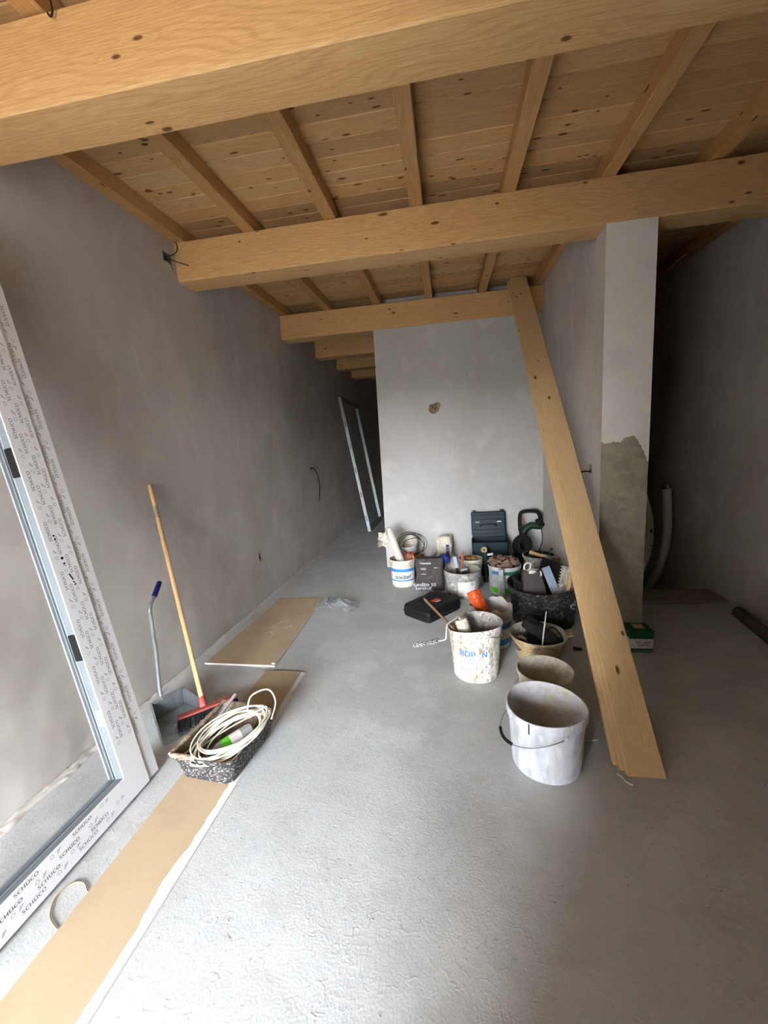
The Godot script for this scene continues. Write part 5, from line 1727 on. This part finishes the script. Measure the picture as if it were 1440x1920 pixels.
	ey = (ey - ex * ey.dot(ex)).normalized()
	var en := ex.cross(ey)
	if en.y < 0: en = -en
	var turns := []
	for k in 12:
		var a0 := 0.176 + r.randf_range(-0.034, 0.020)
		var b0 := 0.122 + r.randf_range(-0.034, 0.018)
		var off := ex * r.randf_range(-0.018, 0.016) + ey * r.randf_range(-0.018, 0.018) + en * (0.0068 * (k % 7) - 0.012)
		var ph := r.randf() * TAU
		for i in 36:
			var a := TAU * i / 36.0
			turns.append(c + off + ex * a0 * cos(a) + ey * b0 * sin(a) + en * 0.008 * sin(2 * a + ph))
	tube(st, turns, 0.0038, 7)
	var e := c + ex * 0.12 - ey * 0.07 + en * 0.02
	tube(st, curve_pts([e, e + ex * 0.03 + Vector3(0.0, 0.06, 0.0), e + ex * 0.10 + ey * 0.05 + Vector3(0, 0.075, 0), e + ex * 0.11 + ey * 0.10 + Vector3(0, 0.02, 0), e + ex * 0.05 + ey * 0.15 - Vector3(0, 0.02, 0)], 6), 0.0042, 7)
	solo("cable_coil", done(st), M.cable_white, "coil of white electrical cable lying on the trough", "cable")
	# clear bottle with a green label inside the coil
	var bp := Vector3(-1.175, 0.105, -1.545)
	var bq := Vector3(-1.01, 0.135, -1.745)
	var bx := (bq - bp).normalized()
	var bz := bx.cross(Vector3.UP).normalized()
	var bb := Basis(bx.cross(bz) * 1.0, bx, bz)
	bb = Basis(bz.cross(bx), bx, bz).orthonormalized()
	if bb.determinant() < 0:
		bb = Basis(-bb.x, bb.y, bb.z)
	t = thing("plastic_bottle", "clear plastic bottle with a green and white label inside the cable coil", "bottle", bp, bb)
	part("bottle", lathe_mesh([Vector2(0, 0.0), Vector2(0.013, 0.0), Vector2(0.013, 0.02), Vector2(0.016, 0.03), Vector2(0.034, 0.065), Vector2(0.0375, 0.08), Vector2(0.0375, 0.22), Vector2(0.034, 0.235), Vector2(0.02, 0.24), Vector2(0, 0.236)], 26), M.pet, t)
	part("cap", lathe_mesh([Vector2(0, -0.014), Vector2(0.0145, -0.014), Vector2(0.015, 0.002), Vector2(0, 0.002)], 18), M.label_white, t)
	part("green_label", lathe_mesh([Vector2(0.038, 0.085), Vector2(0.0384, 0.085), Vector2(0.0384, 0.125), Vector2(0.038, 0.125)], 26), M.lime, t)
	part("white_label", lathe_mesh([Vector2(0.038, 0.125), Vector2(0.0384, 0.125), Vector2(0.0384, 0.18), Vector2(0.038, 0.18)], 26), M.label_white, t)

func plate(st: SurfaceTool, p: Array, n: Vector3, thick: float) -> void:
	var o := n.normalized() * thick
	quad(st, p[0] + o, p[1] + o, p[2] + o, p[3] + o, n, Vector2(p[0].x, p[0].z), Vector2(p[1].x, p[1].z), Vector2(p[2].x, p[2].z), Vector2(p[3].x, p[3].z))
	quad(st, p[0], p[1], p[2], p[3], -n, Vector2(p[0].x, p[0].z), Vector2(p[1].x, p[1].z), Vector2(p[2].x, p[2].z), Vector2(p[3].x, p[3].z))
	var c: Vector3 = (p[0] + p[1] + p[2] + p[3]) / 4.0
	for i in 4:
		var a: Vector3 = p[i]
		var b: Vector3 = p[(i + 1) % 4]
		quad(st, a, b, b + o, a + o, (a + b) / 2.0 - c)

func shell_only(list: Array) -> ArrayMesh:
	var st := start()
	rings(st, list, true, false, -1, 2.0)
	# bottom
	var R: PackedVector3Array = list[0]
	for k in R.size():
		tri(st, Vector3(0, R[0].y, 0), R[k], R[(k + 1) % R.size()], Vector3.DOWN)
	return done(st)

func inside_only(list: Array) -> ArrayMesh:
	var st := start()
	for i in list.size() - 1:
		var A: PackedVector3Array = list[i]
		var B: PackedVector3Array = list[i + 1]
		for k in A.size():
			var k1 := (k + 1) % A.size()
			quad(st, A[k], A[k1], B[k1], B[k], Vector3(-A[k].x, 0.1, -A[k].z))
	var R: PackedVector3Array = list[list.size() - 1]
	for k in R.size():
		tri(st, Vector3(0, R[0].y, 0), R[k], R[(k + 1) % R.size()], Vector3.UP)
	return done(st)
# ------------------------------------------------------------------ alcove, corridor, wires, bits
func build_alcove() -> void:
	var st := start()
	# dusty timber threshold at the edge of the pit
	span_box(st, Vector3(1.36, 0.0, -4.05), Vector3(2.385, 0.022, -3.76), 0.006)
	solo("threshold_board", done(st), M.cement, "dusty flat board along the edge of the dark pit in the alcove", "board")
	# two pipes in white insulation rising from the pit
	var t := thing("insulated_pipe", "white insulated pipe standing free in the alcove, copper stub on top", "pipe", Vector3.ZERO, Basis(), "insulated pipes in the alcove")
	var pts := curve_pts([Vector3(1.70, -0.45, -4.55), Vector3(1.98, -0.22, -4.52), Vector3(2.12, -0.02, -4.5), Vector3(2.195, 0.22, -4.5), Vector3(2.225, 0.48, -4.5), Vector3(2.215, 0.75, -4.5), Vector3(2.20, 0.93, -4.5)], 8)
	st = start()
	tube(st, pts, 0.043, 18)
	part("insulation", done(st), M.pipe, t)
	st = start()
	tube(st, [Vector3(2.20, 0.92, -4.5), Vector3(2.198, 0.975, -4.5), Vector3(2.197, 0.98, -4.5)], [0.024, 0.024, 0.018], 16)
	part("pipe_stub", done(st), M.tan, t)
	t = thing("insulated_pipe", "bowed white insulated pipe half hidden behind the pillar edge", "pipe", Vector3.ZERO, Basis(), "insulated pipes in the alcove")
	st = start()
	tube(st, curve_pts([Vector3(1.62, -0.3, -4.30), Vector3(1.82, 0.0, -4.30), Vector3(1.94, 0.28, -4.30), Vector3(1.965, 0.52, -4.30), Vector3(1.935, 0.75, -4.30), Vector3(1.86, 0.98, -4.30)], 8), 0.040, 18)
	part("insulation", done(st), M.pipe, t)
	st = start()
	tube(st, [Vector3(1.955, 0.55, -4.255), Vector3(1.97, 0.55, -4.25)], 0.018, 12)
	part("valve_cap", done(st), M.blue_grip, t)
	st = start()
	bar(st, Vector3(1.95, 0.40, -4.255), Vector3(2.02, 0.405, -4.25), 0.006, 0.006, 0.001)
	part("tie", done(st), M.black, t)
	# box of screws at the foot of the pillar
	t = thing("screw_box", "green cardboard box with a white label at the foot of the pillar", "box", Vector3(1.285, 0, -2.917))
	part("carton", box_mesh(Vector3(0.150, 0.150, 0.132), 0.003), M.green_box, t, Transform3D(Basis(), Vector3(0, 0.0755, 0)))
	part("lid", box_mesh(Vector3(0.156, 0.045, 0.138), 0.003), M.green_box, t, Transform3D(Basis(), Vector3(0, 0.1385, 0)))
	part("top_label", box_mesh(Vector3(0.07, 0.001, 0.07), 0.0003), M.board_paper, t, Transform3D(Basis(), Vector3(0.005, 0.1615, -0.01)))
	part("front_label", box_mesh(Vector3(0.151, 0.07, 0.001), 0.0003), M.label_white, t, Transform3D(Basis(), Vector3(0, 0.067, 0.0667)))
	part("side_label", box_mesh(Vector3(0.001, 0.07, 0.133), 0.0003), M.label_white, t, Transform3D(Basis(), Vector3(-0.0756, 0.067, 0)))
	part("edge_stripe", box_mesh(Vector3(0.151, 0.003, 0.001), 0.0003), M.label_white, t, Transform3D(Basis(), Vector3(0, 0.012, 0.0667)))
	st = start()
	letters(st, "VBS. senkr", 0.014, func(x: float, y: float) -> Vector3: return Vector3(0.012 + x, 0.077 + y, 0.0676), Vector3.BACK, false, true, 1.05)
	letters(st, "4 5x120", 0.014, func(x: float, y: float) -> Vector3: return Vector3(0.010 + x, 0.056 + y, 0.0676), Vector3.BACK, false, true, 1.05)
	part("lettering", done(st), plain(Color(0.30, 0.16, 0.22), 0.7), t)
	# cardboard tube along the right wall
	t = thing("cardboard_tube", "brown cardboard tube lying on the floor along the right wall", "tube")
	st = start()
	var a := Vector3(2.262, 0.045, -3.46)
	var b := Vector3(2.10, 0.045, -2.55)
	tube(st, [a, b], 0.045, 20)
	part("tube", done(st), M.brown_tube, t)
	st = start()
	lump(st, a + Vector3(0.0, 0.02, -0.004), Vector3(0.032, 0.022, 0.01), 0.3, 0.3, 95, 14, 8)
	part("torn_end", done(st), M.label_white, t)

func build_corridor() -> void:
	var st: SurfaceTool
	# aluminium frame leaning on the left wall
	var t := thing("aluminium_frame", "tall grey aluminium frame leaning on the wall in the dark corridor", "frame")
	var a := Vector3(-1.46, 0.0, -7.25)
	var b := Vector3(-1.45, 0.0, -8.45)
	var au := Vector3(-1.885, 2.47, -7.40)
	var bu := Vector3(-1.885, 2.47, -8.75)
	var n := Vector3(0.98, 0.18, 0)
	for m in [["upright", a, au, M.alu_raw], ["upright", b, bu, M.alu_raw], ["bottom_bar", a.lerp(au, 0.015), b.lerp(bu, 0.015), M.alu_raw], ["top_bar", a.lerp(au, 0.985), b.lerp(bu, 0.985), M.alu_raw]]:
		st = start()
		var p: Vector3 = m[1]
		var q: Vector3 = m[2]
		p.y = maxf(p.y, 0.006)
		bar(st, p, q, 0.09, 0.06, 0.003, n)
		var g := part(m[0], done(st), m[3], t)
		if m[0] == "upright" and p.z > -8.0:
			for k in [0.1, 0.28, 0.46, 0.64, 0.8]:
				st = start()
				var c: Vector3 = p.lerp(q, k) + Vector3(0, 0, 0.046)
				var fr := bar_frame(p, q, n)
				cbox(st, Vector3(0.10, 0.012, 0.002), 0.0005, Transform3D(fr.basis, c))
				part("slot", done(st), M.black, g)
	# dim clutter at the corridor end
	var r := RandomNumberGenerator.new()
	r.seed = 19
	var says := ["dark sack slumped against the corridor end, behind the aluminium frame", "second dark sack at the corridor end, lower and to the right"]
	var k2 := 0
	for s in [[Vector3(-1.22, 0, -8.62), 0.2, 0.95], [Vector3(-0.98, 0, -8.05), 0.15, 0.55]]:
		st = start()
		lump(st, Vector3(0, s[2] * 0.46, 0), Vector3(s[1], s[2] * 0.45, 0.22), 0.25, 0.25, 101 + k2, 24, 16)
		solo("dark_sack", done(st), M.sack, says[k2], "sack", Transform3D(Basis(), s[0]), "sacks at the corridor end")
		k2 += 1
	st = start()
	bar(st, Vector3(-0.92, 0.0, -7.6), Vector3(-1.10, 1.15, -8.1), 0.035, 0.02, 0.002)
	solo("timber_batten", done(st), M.old_wood, "slanting timber batten at the far end of the corridor", "batten")

func build_small_bits() -> void:
	var st: SurfaceTool
	var t: Node3D
	# wires from the junction hole beside the second beam
	st = start()
	tube(st, curve_pts([Vector3(-1.985, 2.955, -2.90), Vector3(-1.94, 2.95, -2.91), Vector3(-1.88, 2.925, -2.93), Vector3(-1.80, 2.895, -2.935)], 6), 0.003, 6)
	tube(st, curve_pts([Vector3(-1.985, 2.965, -2.90), Vector3(-1.93, 2.97, -2.92), Vector3(-1.90, 3.01, -2.96), Vector3(-1.905, 3.07, -2.985), Vector3(-1.93, 3.10, -2.99)], 6), 0.003, 6)
	tube(st, curve_pts([Vector3(-1.985, 2.945, -2.90), Vector3(-1.935, 2.93, -2.90), Vector3(-1.93, 2.90, -2.93), Vector3(-1.938, 2.89, -2.95)], 6), 0.0025, 6)
	solo("junction_wires", done(st), M.black, "loose dark wires from the hole in the left wall by the second beam", "wire")
	st = start()
	tube(st, curve_pts([Vector3(-1.99, 1.287, -5.647), Vector3(-1.93, 1.285, -5.66), Vector3(-1.90, 1.22, -5.75), Vector3(-1.905, 1.05, -5.86), Vector3(-1.925, 0.88, -5.88), Vector3(-1.935, 0.78, -5.86)], 6), 0.0065, 8)
	tube(st, [Vector3(-1.98, 1.29, -5.65), Vector3(-1.90, 1.30, -5.72), Vector3(-1.88, 1.285, -5.80)], 0.003, 6)
	solo("wall_cable", done(st), M.black, "dark cable dangling from an outlet in the left wall near the corridor", "cable")
	# socket box in the partition with a black cable
	t = thing("socket_box", "small yellowish socket box with a black cable in the side of the partition", "socket", Vector3(1.0525, 1.264, -3.215))
	part("plate", box_mesh(Vector3(0.006, 0.068, 0.062), 0.001), M.tan, t)
	part("cavity", box_mesh(Vector3(0.002, 0.03, 0.03), 0.0005), M.black, t, Transform3D(Basis(), Vector3(-0.0028, -0.014, 0.008)))
	st = start()
	tube(st, curve_pts([Vector3(0.0, -0.02, 0.0), Vector3(-0.03, -0.018, -0.03), Vector3(-0.05, -0.03, -0.08), Vector3(-0.055, -0.06, -0.14)], 6), 0.006, 8)
	part("cable", done(st), M.black, t)
	# hook under the nearest beam
	st = start()
	tube(st, curve_pts([Vector3(-1.26, 3.06, -1.425), Vector3(-1.25, 3.03, -1.42), Vector3(-1.25, 3.005, -1.42), Vector3(-1.26, 2.995, -1.42), Vector3(-1.268, 3.005, -1.42)], 5), 0.0035, 6)
	solo("wire_hook", done(st), M.black, "small dark wire hook on the upper edge of the nearest beam", "hook")
	# loose ring of wire between frame and board
	st = start()
	tube(st, curve_pts([Vector3(-1.318, 0.004, -0.915), Vector3(-1.38, 0.004, -0.945), Vector3(-1.418, 0.004, -1.0), Vector3(-1.40, 0.004, -1.05), Vector3(-1.36, 0.004, -1.056), Vector3(-1.318, 0.004, -1.03)], 6), 0.0024, 6)
	solo("wire_ring", done(st), M.tan, "thin ring of pale wire on the floor between window frame and board", "wire")
	# odd bits on the floor
	st = start()
	cbox(st, Vector3(0.055, 0.014, 0.028), 0.003, Transform3D(Basis(Vector3.UP, -0.1), Vector3(0.878, 0.007, -2.879)))
	solo("black_plug", done(st), M.black, "small black plastic piece on the floor left of the leaning planks", "plug")
	st = start()
	tube(st, curve_pts([Vector3(0.705, 0.006, -1.735), Vector3(0.715, 0.012, -1.71), Vector3(0.725, 0.008, -1.69), Vector3(0.745, 0.006, -1.675)], 5), [0.003, 0.005, 0.005, 0.005, 0.005, 0.005, 0.004, 0.004, 0.004, 0.004, 0.005, 0.005, 0.006, 0.006, 0.006, 0.006], 6)
	solo("white_peel", done(st), M.label_white, "curled white peel on the floor at the plank feet", "scrap")
	st = start()
	bar(st, Vector3(0.64, 0.004, -1.94), Vector3(0.70, 0.004, -1.95), 0.008, 0.006, 0.001)
	solo("white_chip", done(st), M.label_white, "small white chip on the floor right of the big white bucket", "scrap")
	var r := RandomNumberGenerator.new()
	r.seed = 27
	st = start()
	for i in 150:
		var p := Vector3(r.randf_range(-1.0, 2.2), 0.002, r.randf_range(-4.0, -0.7))
		lump(st, p, Vector3(r.randf_range(0.0015, 0.005), 0.002, r.randf_range(0.0015, 0.004)), 0.4, 0.3, i, 6, 4)
	var db := solo("floor_grit", done(st), M.crust, "scattered grit and plaster crumbs across the screed floor", "grit")
	db.set_meta("kind", "stuff")
